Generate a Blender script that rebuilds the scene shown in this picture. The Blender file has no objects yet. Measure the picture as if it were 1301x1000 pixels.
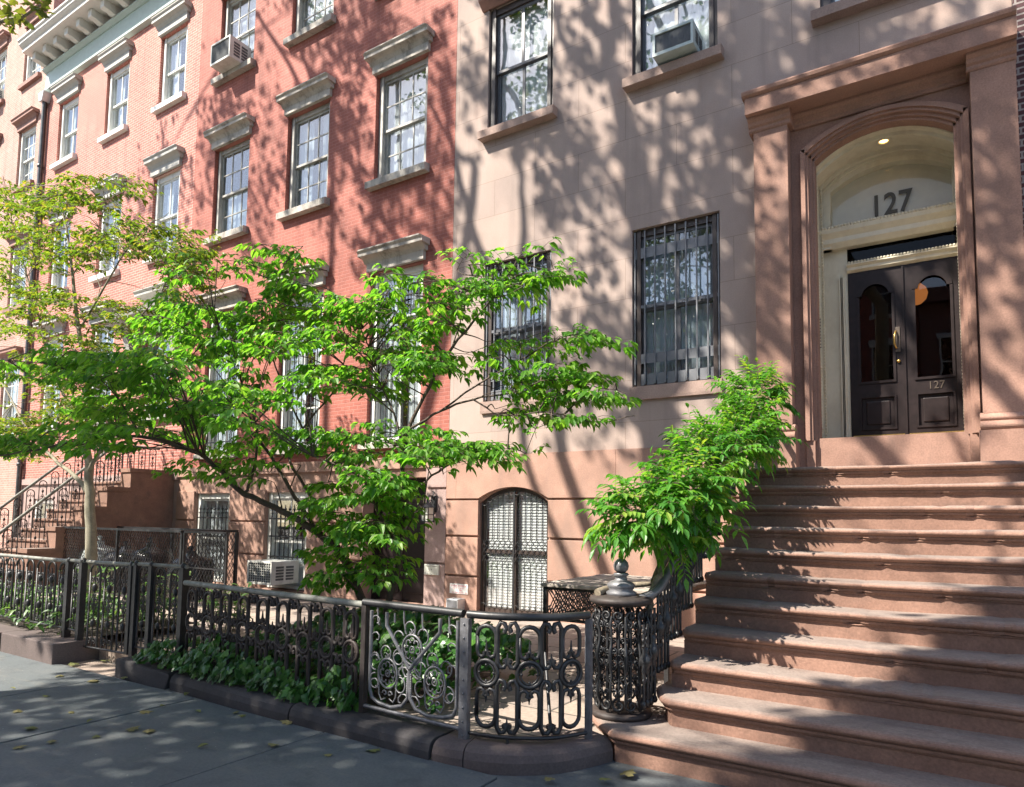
import bpy, bmesh, math, random
from mathutils import Vector, Matrix
R = math.radians
pi = math.pi
SC = bpy.context.scene
COL = SC.collection
rnd = random.Random(7)

# ------------------------------------------------------------------ camera
FPX, CX, CY = 867.0, 650.5, 593.0
YAW, PIT, ROL = R(32.75), R(4.4), R(0.75)
CAM = Vector((0.0, -9.0, 1.6))
_F = Vector((-math.sin(YAW)*math.cos(PIT), math.cos(YAW)*math.cos(PIT), math.sin(PIT)))
_R0 = Vector((math.cos(YAW), math.sin(YAW), 0)); _U0 = _R0.cross(_F)
_R = _R0*math.cos(ROL) + _U0*math.sin(ROL); _U = _R.cross(_F)
def at(px, py, Y):
    d = _R*((px-CX)/FPX) - _U*((py-CY)/FPX) + _F
    return CAM + d*((Y-CAM.y)/d.y)
def proj(P):
    v = Vector(P)-CAM; z = v.dot(_F)
    if z < .05: return None
    return (CX+FPX*v.dot(_R)/z, CY-FPX*v.dot(_U)/z)
cd = bpy.data.cameras.new('camera'); cam = bpy.data.objects.new('camera', cd); COL.objects.link(cam)
cam.matrix_world = Matrix(((_R.x,_U.x,-_F.x,CAM.x),(_R.y,_U.y,-_F.y,CAM.y),(_R.z,_U.z,-_F.z,CAM.z),(0,0,0,1)))
cd.sensor_width = 36; cd.lens = FPX/1301*36; cd.shift_y = (CY-500)/1301; cd.clip_end = 400; cd.clip_start = .05
SC.camera = cam
SC.cycles.max_bounces = 6; SC.cycles.diffuse_bounces = 3; SC.cycles.glossy_bounces = 3; SC.cycles.transmission_bounces = 3; SC.cycles.transparent_max_bounces = 8
SC.cycles.use_adaptive_sampling = True; SC.cycles.adaptive_threshold = .02; SC.cycles.use_denoising = True

# ------------------------------------------------------------------ light
LD = Vector((0.6, 0.8, -1.1)).normalized()          # direction the sunlight travels
w = bpy.data.worlds.new('World'); SC.world = w; w.use_nodes = True
nt = w.node_tree; sky = nt.nodes.new('ShaderNodeTexSky'); sky.sky_type = 'NISHITA'; sky.sun_disc = False
sky.sun_elevation = math.asin(-LD.z); sky.sun_rotation = math.atan2(-LD.x, -LD.y)
sky.dust_density = 1.0; sky.air_density = 1.0
nt.links.new(sky.outputs[0], nt.nodes['Background'].inputs[0]); nt.nodes['Background'].inputs[1].default_value = 0.092
sd = bpy.data.lights.new('sun', 'SUN'); sd.energy = 5.0; sd.angle = R(.5); sd.color = (1, .93, .82)
so = bpy.data.objects.new('sun', sd); COL.objects.link(so); so.rotation_euler = LD.to_track_quat('-Z', 'Y').to_euler(); so.location = (-10, -20, 25)
SC.view_settings.view_transform = 'Standard'; SC.view_settings.look = 'None'; SC.view_settings.gamma = 1; SC.view_settings.exposure = 1.4

# ------------------------------------------------------------------ materials
MATS = {}
def newmat(name):
    m = bpy.data.materials.new(name); m.use_nodes = True; MATS[name] = m
    nt = m.node_tree; return m, nt, nt.nodes, nt.links, nt.nodes['Principled BSDF']
def pos(nodes, links, facade=False):
    g = nodes.new('ShaderNodeNewGeometry')
    if not facade: return g.outputs['Position']
    s = nodes.new('ShaderNodeSeparateXYZ'); links.new(g.outputs['Position'], s.inputs[0])
    a = nodes.new('ShaderNodeMath'); a.operation = 'ADD'; links.new(s.outputs[0], a.inputs[0]); links.new(s.outputs[1], a.inputs[1])
    c = nodes.new('ShaderNodeCombineXYZ'); links.new(a.outputs[0], c.inputs[0]); links.new(s.outputs[2], c.inputs[1]); return c.outputs[0]
def noise(nodes, links, vec, scale, detail=4, rough=.55, stretch=None):
    if stretch:
        mp = nodes.new('ShaderNodeMapping'); mp.inputs['Scale'].default_value = stretch; links.new(vec, mp.inputs[0]); vec = mp.outputs[0]
    n = nodes.new('ShaderNodeTexNoise'); n.inputs['Scale'].default_value = scale; n.inputs['Detail'].default_value = detail; n.inputs['Roughness'].default_value = rough
    links.new(vec, n.inputs['Vector']); return n.outputs['Fac']
def ramp(nodes, links, fac, stops):
    r = nodes.new('ShaderNodeValToRGB'); el = r.color_ramp.elements
    while len(el) < len(stops): el.new(.5)
    for e, (p, c) in zip(el, stops): e.position = p; e.color = (*c, 1) if len(c) == 3 else c
    links.new(fac, r.inputs[0]); return r.outputs[0]
def mix(nodes, links, fac, a, b, mode='MIX'):
    m = nodes.new('ShaderNodeMix'); m.data_type = 'RGBA'; m.blend_type = mode
    for s, v in ((0, fac), (6, a), (7, b)):
        if isinstance(v, (int, float)): m.inputs[s].default_value = v
        elif isinstance(v, tuple): m.inputs[s].default_value = (*v, 1)
        else: links.new(v, m.inputs[s])
    return m.outputs[2]
def bump(nodes, links, b, h, strength=.3, dist=.01):
    n = nodes.new('ShaderNodeBump'); n.inputs['Strength'].default_value = strength; n.inputs['Distance'].default_value = dist
    links.new(h, n.inputs['Height']); links.new(n.outputs[0], b.inputs['Normal']); return n
def sc(c, k): return tuple(min(1, x*k) for x in c)
def stone(name, c, rough=.85, var=.22, scale=2.0, grain=60, bs=.25, stain=None):
    m, nt, N, L, b = newmat(name); p = pos(N, L)
    n1 = noise(N, L, p, scale, 6, .6); n2 = noise(N, L, p, grain, 3)
    c1 = ramp(N, L, n1, [(.3, sc(c, 1-var)), (.7, sc(c, 1+var))])
    c2 = ramp(N, L, n2, [(.3, (.82,)*3), (.7, (1.1,)*3)])
    col = mix(N, L, 1.0, c1, c2, 'MULTIPLY')
    if stain:
        n3 = noise(N, L, p, 1.3, 7, .7, (1.5, 1.5, .35)); f = ramp(N, L, n3, [(.5, (0,)*3), (.72, (.75,)*3)]); col = mix(N, L, f, col, stain)
    L.new(col, b.inputs['Base Color']); b.inputs['Roughness'].default_value = rough
    bump(N, L, b, n2, bs, .004); return m
def brick(name, c1, c2, mortar, bw=.205, bh=.068, ms=.008, bs=.5, patch=.2):
    m, nt, N, L, b = newmat(name); p = pos(N, L, True); g = pos(N, L)
    t = N.new('ShaderNodeTexBrick'); t.inputs['Scale'].default_value = 1; t.inputs['Brick Width'].default_value = bw; t.inputs['Row Height'].default_value = bh
    t.inputs['Mortar Size'].default_value = ms; t.inputs['Mortar Smooth'].default_value = .3; t.inputs['Bias'].default_value = 0
    t.inputs['Color1'].default_value = (*c1, 1); t.inputs['Color2'].default_value = (*c2, 1); t.inputs['Mortar'].default_value = (*mortar, 1)
    L.new(p, t.inputs['Vector'])
    n1 = noise(N, L, g, .9, 6, .65); v = ramp(N, L, n1, [(.3, (1-patch,)*3), (.7, (1+patch*.6,)*3)])
    n4 = noise(N, L, g, 1.0, 6, .7, (3.5, 3.5, .25)); v4 = ramp(N, L, n4, [(.5, (1,)*3), (.75, (.68,)*3)]); v = mix(N, L, 1.0, v, v4, 'MULTIPLY'); n5 = noise(N, L, g, 2.3, 5, .7); v5 = ramp(N, L, n5, [(.56, (1,)*3), (.72, (1.16, 1.2, 1.22))]); v = mix(N, L, 1.0, v, v5, 'MULTIPLY')
    n2 = noise(N, L, g, 45, 3); v2 = ramp(N, L, n2, [(.3, (.85,)*3), (.7, (1.08,)*3)])
    col = mix(N, L, 1.0, mix(N, L, 1.0, t.outputs[0], v, 'MULTIPLY'), v2, 'MULTIPLY')
    L.new(col, b.inputs['Base Color']); b.inputs['Roughness'].default_value = .8
    inv = N.new('ShaderNodeMath'); inv.operation = 'SUBTRACT'; inv.inputs[0].default_value = 1; L.new(t.outputs['Fac'], inv.inputs[1])
    ad = N.new('ShaderNodeMath'); ad.operation = 'ADD'; L.new(inv.outputs[0], ad.inputs[0])
    mu = N.new('ShaderNodeMath'); mu.operation = 'MULTIPLY'; mu.inputs[1].default_value = .5; L.new(n2, mu.inputs[0]); L.new(mu.outputs[0], ad.inputs[1])
    bump(N, L, b, ad.outputs[0], bs, .006); return m
def stucco():
    m, nt, N, L, b = newmat('scored_stucco'); p = pos(N, L, True); g = pos(N, L)
    t = N.new('ShaderNodeTexBrick'); t.inputs['Scale'].default_value = 1; t.inputs['Brick Width'].default_value = 1.55; t.inputs['Row Height'].default_value = .6
    t.inputs['Mortar Size'].default_value = .0035; t.inputs['Mortar Smooth'].default_value = 0
    t.inputs['Color1'].default_value = (1, 1, 1, 1); t.inputs['Color2'].default_value = (.89, .90, .92, 1); t.inputs['Mortar'].default_value = (.62, .6, .58, 1)
    L.new(p, t.inputs['Vector'])
    c = (.40, .305, .26)
    n1 = noise(N, L, g, .8, 7, .62, (1, 1, .6)); c1 = ramp(N, L, n1, [(.28, (.30, .235, .205)), (.5, c), (.75, (.46, .36, .31))])
    n3 = noise(N, L, g, .45, 5, .6); f = ramp(N, L, n3, [(.55, (0,)*3), (.7, (.5,)*3)]); c1 = mix(N, L, f, c1, (.39, .235, .18))
    n4 = noise(N, L, g, 1.0, 6, .65, (4.5, 4.5, .22)); f4 = ramp(N, L, n4, [(.52, (0,)*3), (.75, (.55,)*3)]); c1 = mix(N, L, f4, c1, (.27, .21, .185))
    n2 = noise(N, L, g, 70, 3); c2 = ramp(N, L, n2, [(.3, (.9,)*3), (.7, (1.05,)*3)])
    col = mix(N, L, 1.0, mix(N, L, 1.0, c1, c2, 'MULTIPLY'), t.outputs[0], 'MULTIPLY')
    L.new(col, b.inputs['Base Color']); b.inputs['Roughness'].default_value = .9
    bump(N, L, b, n2, .2, .003); return m
def paint(name, c, rough=.5, var=.08, metal=0, scale=8, spec=None, bs=.1, dirt=None):
    m, nt, N, L, b = newmat(name); p = pos(N, L); n1 = noise(N, L, p, scale, 5, .6)
    col = ramp(N, L, n1, [(.3, sc(c, 1-var)), (.7, sc(c, 1+var))])
    if dirt:
        n3 = noise(N, L, p, 3.5, 7, .75, (1, 1, .5)); f = ramp(N, L, n3, [(.48, (0,)*3), (.66, (.8,)*3)]); col = mix(N, L, f, col, dirt)
    L.new(col, b.inputs['Base Color']); b.inputs['Roughness'].default_value = rough; b.inputs['Metallic'].default_value = metal
    if spec is not None: b.inputs['Specular IOR Level'].default_value = spec
    if bs: bump(N, L, b, noise(N, L, p, 90, 2), bs, .002)
    return m
def glass(name, refl=.16, tint=(.85, .9, .9), mx=.8):
    m, nt, N, L, b = newmat(name); N.remove(b); out = N['Material Output']
    t = N.new('ShaderNodeBsdfTransparent'); t.inputs[0].default_value = (*tint, 1)
    g = N.new('ShaderNodeBsdfGlossy'); g.inputs['Roughness'].default_value = .015
    lw = N.new('ShaderNodeLayerWeight'); lw.inputs[0].default_value = .5; pw_ = N.new('ShaderNodeMath'); pw_.operation = 'POWER'; pw_.inputs[1].default_value = 3; L.new(lw.outputs['Facing'], pw_.inputs[0])
    mm = N.new('ShaderNodeMapRange'); mm.inputs['To Min'].default_value = refl; mm.inputs['To Max'].default_value = mx; L.new(pw_.outputs[0], mm.inputs[0])
    n = noise(N, L, pos(N, L), 1.7, 2); bn = N.new('ShaderNodeBump'); bn.inputs['Strength'].default_value = .018; bn.inputs['Distance'].default_value = .05; L.new(n, bn.inputs['Height']); L.new(bn.outputs[0], g.inputs['Normal'])
    x = N.new('ShaderNodeMixShader'); L.new(mm.outputs[0], x.inputs[0]); L.new(t.outputs[0], x.inputs[1]); L.new(g.outputs[0], x.inputs[2]); L.new(x.outputs[0], out.inputs[0]); return m
def leafmat(name, stops, trans=.45, rough=.42, tc=(1.25, 1.25, .6)):
    m, nt, N, L, b = newmat(name); out = N['Material Output']
    a = N.new('ShaderNodeAttribute'); a.attribute_name = 'var'
    col = ramp(N, L, a.outputs['Fac'], stops)
    n = noise(N, L, pos(N, L), 60, 2); v = ramp(N, L, n, [(.3, (.85,)*3), (.7, (1.12,)*3)]); col = mix(N, L, 1.0, col, v, 'MULTIPLY')
    L.new(col, b.inputs['Base Color']); b.inputs['Roughness'].default_value = rough; b.inputs['Specular IOR Level'].default_value = .5
    t = N.new('ShaderNodeBsdfTranslucent'); L.new(mix(N, L, 1.0, col, tc, 'MULTIPLY'), t.inputs[0])
    x = N.new('ShaderNodeMixShader'); x.inputs[0].default_value = trans; L.new(b.outputs[0], x.inputs[1]); L.new(t.outputs[0], x.inputs[2]); L.new(x.outputs[0], out.inputs[0]); return m
def emis(name, c, s):
    m, nt, N, L, b = newmat(name); b.inputs['Base Color'].default_value = (*c, 1); b.inputs['Emission Color'].default_value = (*c, 1); b.inputs['Emission Strength'].default_value = s; return m
def fabric(name, c, wave=55):
    m, nt, N, L, b = newmat(name); out = N['Material Output']; p = pos(N, L); n = noise(N, L, p, 9, 3, .5, (1, 1, .1))
    col = ramp(N, L, n, [(.3, sc(c, .85)), (.7, sc(c, 1.08))]); L.new(col, b.inputs['Base Color']); b.inputs['Roughness'].default_value = .9
    t = N.new('ShaderNodeBsdfTranslucent'); L.new(col, t.inputs[0]); x = N.new('ShaderNodeMixShader'); x.inputs[0].default_value = .1
    L.new(b.outputs[0], x.inputs[1]); L.new(t.outputs[0], x.inputs[2]); L.new(x.outputs[0], out.inputs[0]); return m

stucco()
stone('base_stone', (.38, .225, .17), stain=(.27, .185, .15)); 
stone('portico_stone', (.30, .172, .128), stain=(.22, .14, .112)); stone('mauve_stone', (.37, .26, .235), stain=(.28, .21, .19))
stone('sill_stone', (.34, .24, .20)); stone('kerb_stone', (.052, .047, .048), var=.35, bs=.6, stain=(.05, .046, .048)); stone('planter_stone', (.115, .088, .082), var=.25, bs=.5)
brick('red_brick', (.40, .125, .09), (.335, .098, .07), (.42, .165, .13), patch=.28)
brick('pink_brick', (.47, .165, .125), (.40, .125, .095), (.58, .36, .30), patch=.18)
brick('tan_brick', (.46, .245, .195), (.40, .20, .155), (.50, .37, .32), patch=.12)
brick('dark_brick', (.10, .035, .035), (.07, .025, .028), (.30, .26, .24), ms=.012, patch=.2)
brick('brown_brick', (.28, .10, .07), (.22, .08, .06), (.35, .28, .24))
paint('hood_stone', (.46, .42, .37), .85, .15, scale=5, bs=.4, dirt=(.10, .09, .08)); paint('hood_grey', (.40, .39, .36), .7, .1, bs=.2)
paint('hood_brown', (.30, .17, .14), .8, .15)
paint('white_paint', (.74, .74, .70), .5, .05, dirt=(.55, .54, .5)); paint('cornice_paint', (.62, .62, .58), .5, .06); paint('frieze_paint', (.44, .53, .50), .5, .06)
paint('grey_paint', (.44, .42, .38), .6, .15, dirt=(.25, .23, .2)); paint('cream_paint', (.66, .60, .46), .5, .06, dirt=(.55, .48, .35))
paint('dark_frame', (.055, .04, .035), .4, .2); paint('mullion_grey', (.12, .12, .13), .4, .1)
paint('iron_black', (.02, .02, .022), .45, .35, .0, 30, .6, .35); paint('iron_rust', (.04, .032, .03), .6, .3, 0, 25, .4, .5, dirt=(.05, .032, .026)); paint('iron_grey_sunlit', (.15, .15, .16), .42, .3, .2, 25, .6, .4)  # the paler iron has the sunlight on the gate scrolls put into its colour
paint('rail_worn', (.24, .24, .21), .55, .3, 0, 20, .4, .3, dirt=(.06, .05, .045)); paint('bar_grey', (.17, .175, .19), .45, .15, .2)
paint('door_black', (.018, .012, .012), .42, .3, 0, 12, .28, .2); paint('brass', (.62, .42, .14), .3, .15, .9, 20, .5, .1); paint('gold_letter', (.055, .042, .018), .4, .1, .1)
paint('dull_gold', (.085, .065, .05), .5, .1, .2)
paint('ac_white', (.62, .62, .58), .45, .08, dirt=(.45, .43, .38)); paint('ac_grille', (.10, .105, .11), .6, .2, .2); paint('ac_teal', (.40, .47, .46), .45, .1)
paint('sign_white', (.80, .78, .74), .5, .03, bs=0); paint('sign_red', (.75, .28, .33), .5, .03, bs=0); paint('sign_cream', (.62, .62, .54), .5, .05)
paint('dark_interior', (.03, .028, .03), .9, .1, bs=0); paint('roof_felt', (.10, .10, .10), .9, .1); paint('bag_black', (.02, .02, .022), .25, .3, bs=.5); paint('bag_clear', (.45, .5, .5), .3, .3); paint('bin_blue', (.03, .04, .12), .4, .1)
paint('wood_grey', (.36, .31, .27), .8, .25, scale=12, bs=.5); paint('pipe_metal', (.10, .10, .10), .4, .2, .6); paint('pipe_light', (.55, .58, .6), .4, .1, .5)
fabric('curtain', (.74, .79, .83)); fabric('blind', (.92, .92, .92)); fabric('curtain_grey', (.50, .58, .64))
glass('pane_glass', .17, (.97, .985, .985), .7); glass('door_glass', .05, (.6, .5, .45), .35); glass('lamp_glass', .02, (.97, .95, .92), .12); glass('dark_glass', .015, (.3, .25, .22), .08)
emis('lamp_glow', (1, .62, .2), 3.0); emis('globe_glow', (1, .50, .16), .36)
leafmat('dogwood_leaf', [(0, (.06, .18, .03)), (.3, (.11, .28, .036)), (.7, (.165, .36, .048)), (1, (.25, .40, .075))], .6, .4, (1.35, 1.45, .55))
leafmat('light_leaf', [(0, (.065, .15, .022)), (.4, (.12, .22, .03)), (.8, (.18, .265, .038)), (1, (.28, .24, .055))], .55, .42, (1.5, 1.4, .5))
leafmat('wisteria_leaf', [(0, (.045, .17, .025)), (.4, (.085, .27, .035)), (.8, (.16, .37, .05)), (1, (.30, .40, .07))], .5, .4, (1.4, 1.4, .5))
leafmat('ivy_leaf', [(0, (.022, .08, .016)), (.5, (.045, .15, .025)), (1, (.11, .26, .04))], .35, .35)
leafmat('bed_leaf', [(0, (.045, .12, .03)), (.6, (.09, .20, .05)), (1, (.18, .28, .09))], .4)
leafmat('plane_leaf', [(0, (.04, .10, .015)), (.5, (.08, .15, .025)), (1, (.20, .22, .04))], .35)
leafmat('dead_leaf', [(0, (.20, .17, .07)), (.4, (.26, .24, .09)), (.7, (.10, .14, .03)), (1, (.34, .26, .14))], .2, .7)
stone('bark_dark', (.085, .06, .045), var=.4, scale=12, bs=.8); stone('bark_pale', (.26, .235, .17), var=.3, scale=7, bs=.6, stain=(.17, .17, .10)); stone('vine_bark', (.22, .18, .13), var=.3, scale=15, bs=.8)
stone('soil', (.055, .042, .034), var=.5, scale=14, grain=35, bs=1.0); stone('road_asphalt', (.055, .055, .057), var=.2)
def bluestone():
    m, nt, N, L, b = newmat('bluestone'); p = pos(N, L)
    n1 = noise(N, L, p, .7, 7, .65); c = ramp(N, L, n1, [(.3, (.09, .105, .11)), (.55, (.115, .127, .13)), (.75, (.155, .15, .137))])
    n2 = noise(N, L, p, 55, 4, .7); c2 = ramp(N, L, n2, [(.3, (.78,)*3), (.7, (1.14,)*3)]); col = mix(N, L, 1.0, c, c2, 'MULTIPLY')
    v = N.new('ShaderNodeTexVoronoi'); v.inputs['Scale'].default_value = 9; L.new(p, v.inputs['Vector']); f = ramp(N, L, v.outputs['Distance'], [(.03, (.7,)*3), (.055, (0,)*3)]); col = mix(N, L, f, col, (.42, .40, .36))
    n4 = noise(N, L, p, 3, 7, .75); f2 = ramp(N, L, n4, [(.48, (0,)*3), (.68, (.7,)*3)]); col = mix(N, L, f2, col, (.055, .064, .07)); n5 = noise(N, L, p, 1.1, 6, .7, (1, 3, 1)); f3 = ramp(N, L, n5, [(.54, (0,)*3), (.72, (.6,)*3)]); col = mix(N, L, f3, col, (.20, .185, .155))
    L.new(col, b.inputs['Base Color']); b.inputs['Roughness'].default_value = .72; bump(N, L, b, n2, .3, .004); return m
bluestone()
def stepstone():
    m, nt, N, L, b = newmat('step_stone'); p = pos(N, L); gm = N.new('ShaderNodeNewGeometry'); sp = N.new('ShaderNodeSeparateXYZ'); L.new(gm.outputs['True Normal'], sp.inputs[0])
    n1 = noise(N, L, p, 2.2, 7, .65); n2 = noise(N, L, p, 55, 4, .65); n3 = noise(N, L, p, 6, 6, .7)
    c = ramp(N, L, n1, [(.28, (.165, .092, .068)), (.5, (.24, .135, .098)), (.72, (.30, .172, .125))])
    dust_skylight = ramp(N, L, n3, [(.3, (.19, .16, .143)), (.7, (.28, .238, .21))]); up = ramp(N, L, sp.outputs[2], [(.75, (0,)*3), (.98, (.8,)*3)])  # upward faces greyed: tread dust plus sky light put into the colour
    c = mix(N, L, up, c, dust_skylight); n4 = noise(N, L, p, 1.6, 6, .7, (.7, 2, 2)); f = ramp(N, L, n4, [(.54, (0,)*3), (.72, (.7,)*3)]); c = mix(N, L, f, c, (.13, .085, .07))
    c2 = ramp(N, L, n2, [(.3, (.78,)*3), (.7, (1.14,)*3)]); c = mix(N, L, 1.0, c, c2, 'MULTIPLY'); L.new(c, b.inputs['Base Color']); b.inputs['Roughness'].default_value = .85
    ad = N.new('ShaderNodeMath'); ad.operation = 'ADD'; L.new(n2, ad.inputs[0]); m2 = N.new('ShaderNodeMath'); m2.operation = 'MULTIPLY'; m2.inputs[1].default_value = 3; L.new(n3, m2.inputs[0]); L.new(m2.outputs[0], ad.inputs[1])
    bump(N, L, b, ad.outputs[0], .35, .006)
stepstone()
def areastone():
    m, nt, N, L, b = newmat('area_flags'); p = pos(N, L)
    t = N.new('ShaderNodeTexBrick'); t.inputs['Scale'].default_value = 1; t.inputs['Brick Width'].default_value = .9; t.inputs['Row Height'].default_value = .6; t.inputs['Mortar Size'].default_value = .012
    t.inputs['Color1'].default_value = (.34, .27, .22, 1); t.inputs['Color2'].default_value = (.28, .23, .20, 1); t.inputs['Mortar'].default_value = (.09, .08, .07, 1); L.new(p, t.inputs['Vector'])
    n2 = noise(N, L, p, 30, 5, .7); c2 = ramp(N, L, n2, [(.3, (.75,)*3), (.7, (1.2,)*3)]); col = mix(N, L, 1.0, t.outputs[0], c2, 'MULTIPLY')
    L.new(col, b.inputs['Base Color']); b.inputs['Roughness'].default_value = .8; bump(N, L, b, n2, .3, .005)
areastone()

# ------------------------------------------------------------------ mesh helpers
class MB:
    def __init__(s): s.v = []; s.f = []; s.sm = []
    def add(s, vs, fs, smooth=False):
        o = len(s.v); s.v += [tuple(x) for x in vs]
        for f in fs: s.f.append([i+o for i in f]); s.sm.append(smooth)
        return s
    def box(s, x0, x1, y0, y1, z0, z1):
        if x0 > x1: x0, x1 = x1, x0
        if y0 > y1: y0, y1 = y1, y0
        if z0 > z1: z0, z1 = z1, z0
        return s.add([(x0,y0,z0),(x1,y0,z0),(x1,y1,z0),(x0,y1,z0),(x0,y0,z1),(x1,y0,z1),(x1,y1,z1),(x0,y1,z1)],
              [(0,3,2,1),(4,5,6,7),(0,1,5,4),(1,2,6,5),(2,3,7,6),(3,0,4,7)])
    def bbox(s, x0, x1, y0, y1, z0, z1, b=.01):        # box with chamfered edges
        bm = bmesh.new(); bmesh.ops.create_cube(bm, size=1)
        for v in bm.verts: v.co = Vector(((x0+x1)/2+v.co.x*(x1-x0), (y0+y1)/2+v.co.y*(y1-y0), (z0+z1)/2+v.co.z*(z1-z0)))
        bmesh.ops.bevel(bm, geom=list(bm.edges), offset=b, segments=2, profile=.6, affect='EDGES')
        bm.verts.index_update(); s.add([v.co.copy() for v in bm.verts], [[v.index for v in f.verts] for f in bm.faces]); bm.free(); return s
    def prism_x(s, prof, x0, x1, smooth=False):        # profile of (y,z), extruded along x
        n = len(prof); vs = [(x0, y, z) for y, z in prof] + [(x1, y, z) for y, z in prof]
        fs = [(i, (i+1) % n, n+(i+1) % n, n+i) for i in range(n)] + [tuple(range(n))[::-1], tuple(range(n, 2*n))]
        return s.add(vs, fs, smooth)
    def prism_y(s, poly, y0, y1):                      # polygon of (x,z)
        n = len(poly); vs = [(x, y0, z) for x, z in poly] + [(x, y1, z) for x, z in poly]
        return s.add(vs, [(i, (i+1) % n, n+(i+1) % n, n+i) for i in range(n)] + [tuple(range(n))[::-1], tuple(range(n, 2*n))])
    def prism_z(s, poly, z0, z1):
        n = len(poly); vs = [(x, y, z0) for x, y in poly] + [(x, y, z1) for x, y in poly]
        return s.add(vs, [(i, (i+1) % n, n+(i+1) % n, n+i) for i in range(n)] + [tuple(range(n))[::-1], tuple(range(n, 2*n))])
    def strip(s, rows, close=False, smooth=True):      # rows of equal length joined by quads
        n = len(rows[0]); vs = [p for r in rows for p in r]; fs = []
        for i in range(len(rows)-1):
            for j in range(n if close else n-1):
                k = (j+1) % n; fs.append((i*n+j, i*n+k, (i+1)*n+k, (i+1)*n+j))
        return s.add(vs, fs, smooth)
    def tube(s, pts, r, n=6, cap=True, smooth=True, flat=None):
        pts = [Vector(p) for p in pts]; m = len(pts); rr = r if isinstance(r, (list, tuple)) else [r]*m
        if m < 2: return s
        rows = []; up = None
        for i, p in enumerate(pts):
            t = (pts[min(i+1, m-1)]-pts[max(i-1, 0)])
            if t.length < 1e-9: t = Vector((0, 0, 1))
            t.normalize()
            if up is None:
                up = Vector((0, 0, 1)) if abs(t.z) < .9 else Vector((0, 1, 0))
            a = up-t*up.dot(t)
            if a.length < 1e-6: a = t.orthogonal()
            a.normalize(); up = a; b = t.cross(a); k = flat or 1
            rows.append([p+(a*math.cos(q)+b*math.sin(q)*k)*rr[i] for q in [2*pi*(j+.5)/n for j in range(n)]])
        s.strip(rows, True, smooth)
        if cap:
            s.add(rows[0], [tuple(range(n))[::-1]]); s.add(rows[-1], [tuple(range(n))])
        return s
    def lathe(s, prof, c=(0, 0, 0), n=20, smooth=True):
        c = Vector(c); return s.strip([[c+Vector((r*math.cos(2*pi*j/n), r*math.sin(2*pi*j/n), z)) for j in range(n)] for r, z in prof], True, smooth)
    def ball(s, c, r, n=8, sq=1.):
        return s.lathe([(max(r*math.sin(pi*i/6), 1e-4), -r*sq*math.cos(pi*i/6)) for i in range(7)], c, n)
    def build(s, name, mat, parent=None, kind=None):
        me = bpy.data.meshes.new(name); me.from_pydata(s.v, [], s.f); me.polygons.foreach_set('use_smooth', s.sm); me.validate(); me.update()
        me.materials.append(MATS[mat]); o = bpy.data.objects.new(name, me); COL.objects.link(o)
        if parent:
            o.parent = parent; o.matrix_parent_inverse = Matrix.Translation(parent.location).inverted()
        if kind: o['kind'] = kind
        return o
class LB:                                              # leaf collector: folded, drooping leaves with a per-leaf shade
    def __init__(s): s.v = []; s.f = []; s.a = []
    def leaf(s, p, d, n, l, w, droop=.3, fold=.25, var=None):
        d = d.normalized(); n = n-d*n.dot(d)
        if n.length < 1e-4: n = d.orthogonal()
        n.normalize(); b = d.cross(n); o = len(s.v); dn = Vector((0, 0, -1))
        def P(u, x, h): return tuple(p+d*(l*u)+b*(w*x)+n*(h*w)+dn*(droop*l*u*u))
        s.v += [P(0, 0, 0), P(.38, -.5, fold), P(.4, 0, 0), P(.38, .5, fold), P(.72, -.36, fold*.8), P(.75, 0, 0), P(.72, .36, fold*.8), P(1, 0, -.05)]
        s.f += [(o, o+2, o+1), (o, o+3, o+2), (o+1, o+2, o+5, o+4), (o+2, o+3, o+6, o+5), (o+4, o+5, o+7), (o+5, o+6, o+7)]
        x = rnd.random() if var is None else var; s.a += [x]*6
    def lobed(s, p, d, n, l, var=None, droop=.15):      # ivy / plane leaf outline, cupped
        d = d.normalized(); n = n-d*n.dot(d)
        if n.length < 1e-4: n = d.orthogonal()
        n.normalize(); b = d.cross(n); o = len(s.v)
        out = [(-.12, 0), (-.2, .28), (.12, .5), (.28, .3), (.5, .46), (.62, .2), (1, 0), (.62, -.2), (.5, -.46), (.28, -.3), (.12, -.5), (-.2, -.28)]
        s.v += [tuple(p+d*(l*.3)+n*(.0))]+[tuple(p+d*(l*u)+b*(l*x)+n*(l*(-.22*abs(x)-.12*u*u))+Vector((0, 0, -droop*l*max(u, 0)))) for u, x in out]
        m = len(out); s.f += [(o, o+1+i, o+1+(i+1) % m) for i in range(m)]; x = rnd.random() if var is None else var; s.a += [x]*m
    def build(s, name, mat, parent=None, kind=None):
        me = bpy.data.meshes.new(name); me.from_pydata(s.v, [], s.f); me.update()
        at_ = me.attributes.new('var', 'FLOAT', 'FACE'); at_.data.foreach_set('value', s.a); me.materials.append(MATS[mat])
        o = bpy.data.objects.new(name, me); COL.objects.link(o)
        if parent: o.parent = parent; o.matrix_parent_inverse = Matrix.Translation(parent.location).inverted()
        if kind: o['kind'] = kind
        return o
def thing(name, loc, label, cat, group=None):
    o = bpy.data.objects.new(name, None); COL.objects.link(o); o.location = loc; o.empty_display_size = .2
    o['label'] = label; o['category'] = cat
    if group: o['group'] = group
    return o
def tag(o, label, cat, group=None):
    o['label'] = label; o['category'] = cat
    if group: o['group'] = group
    return o
def struct(o): o['kind'] = 'structure'; return o
def arc(cx, cz, r, a0, a1, n=10, rz=None):
    rz = rz or r; return [(cx+r*math.cos(a0+(a1-a0)*i/n), cz+rz*math.sin(a0+(a1-a0)*i/n)) for i in range(n+1)]
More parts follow.
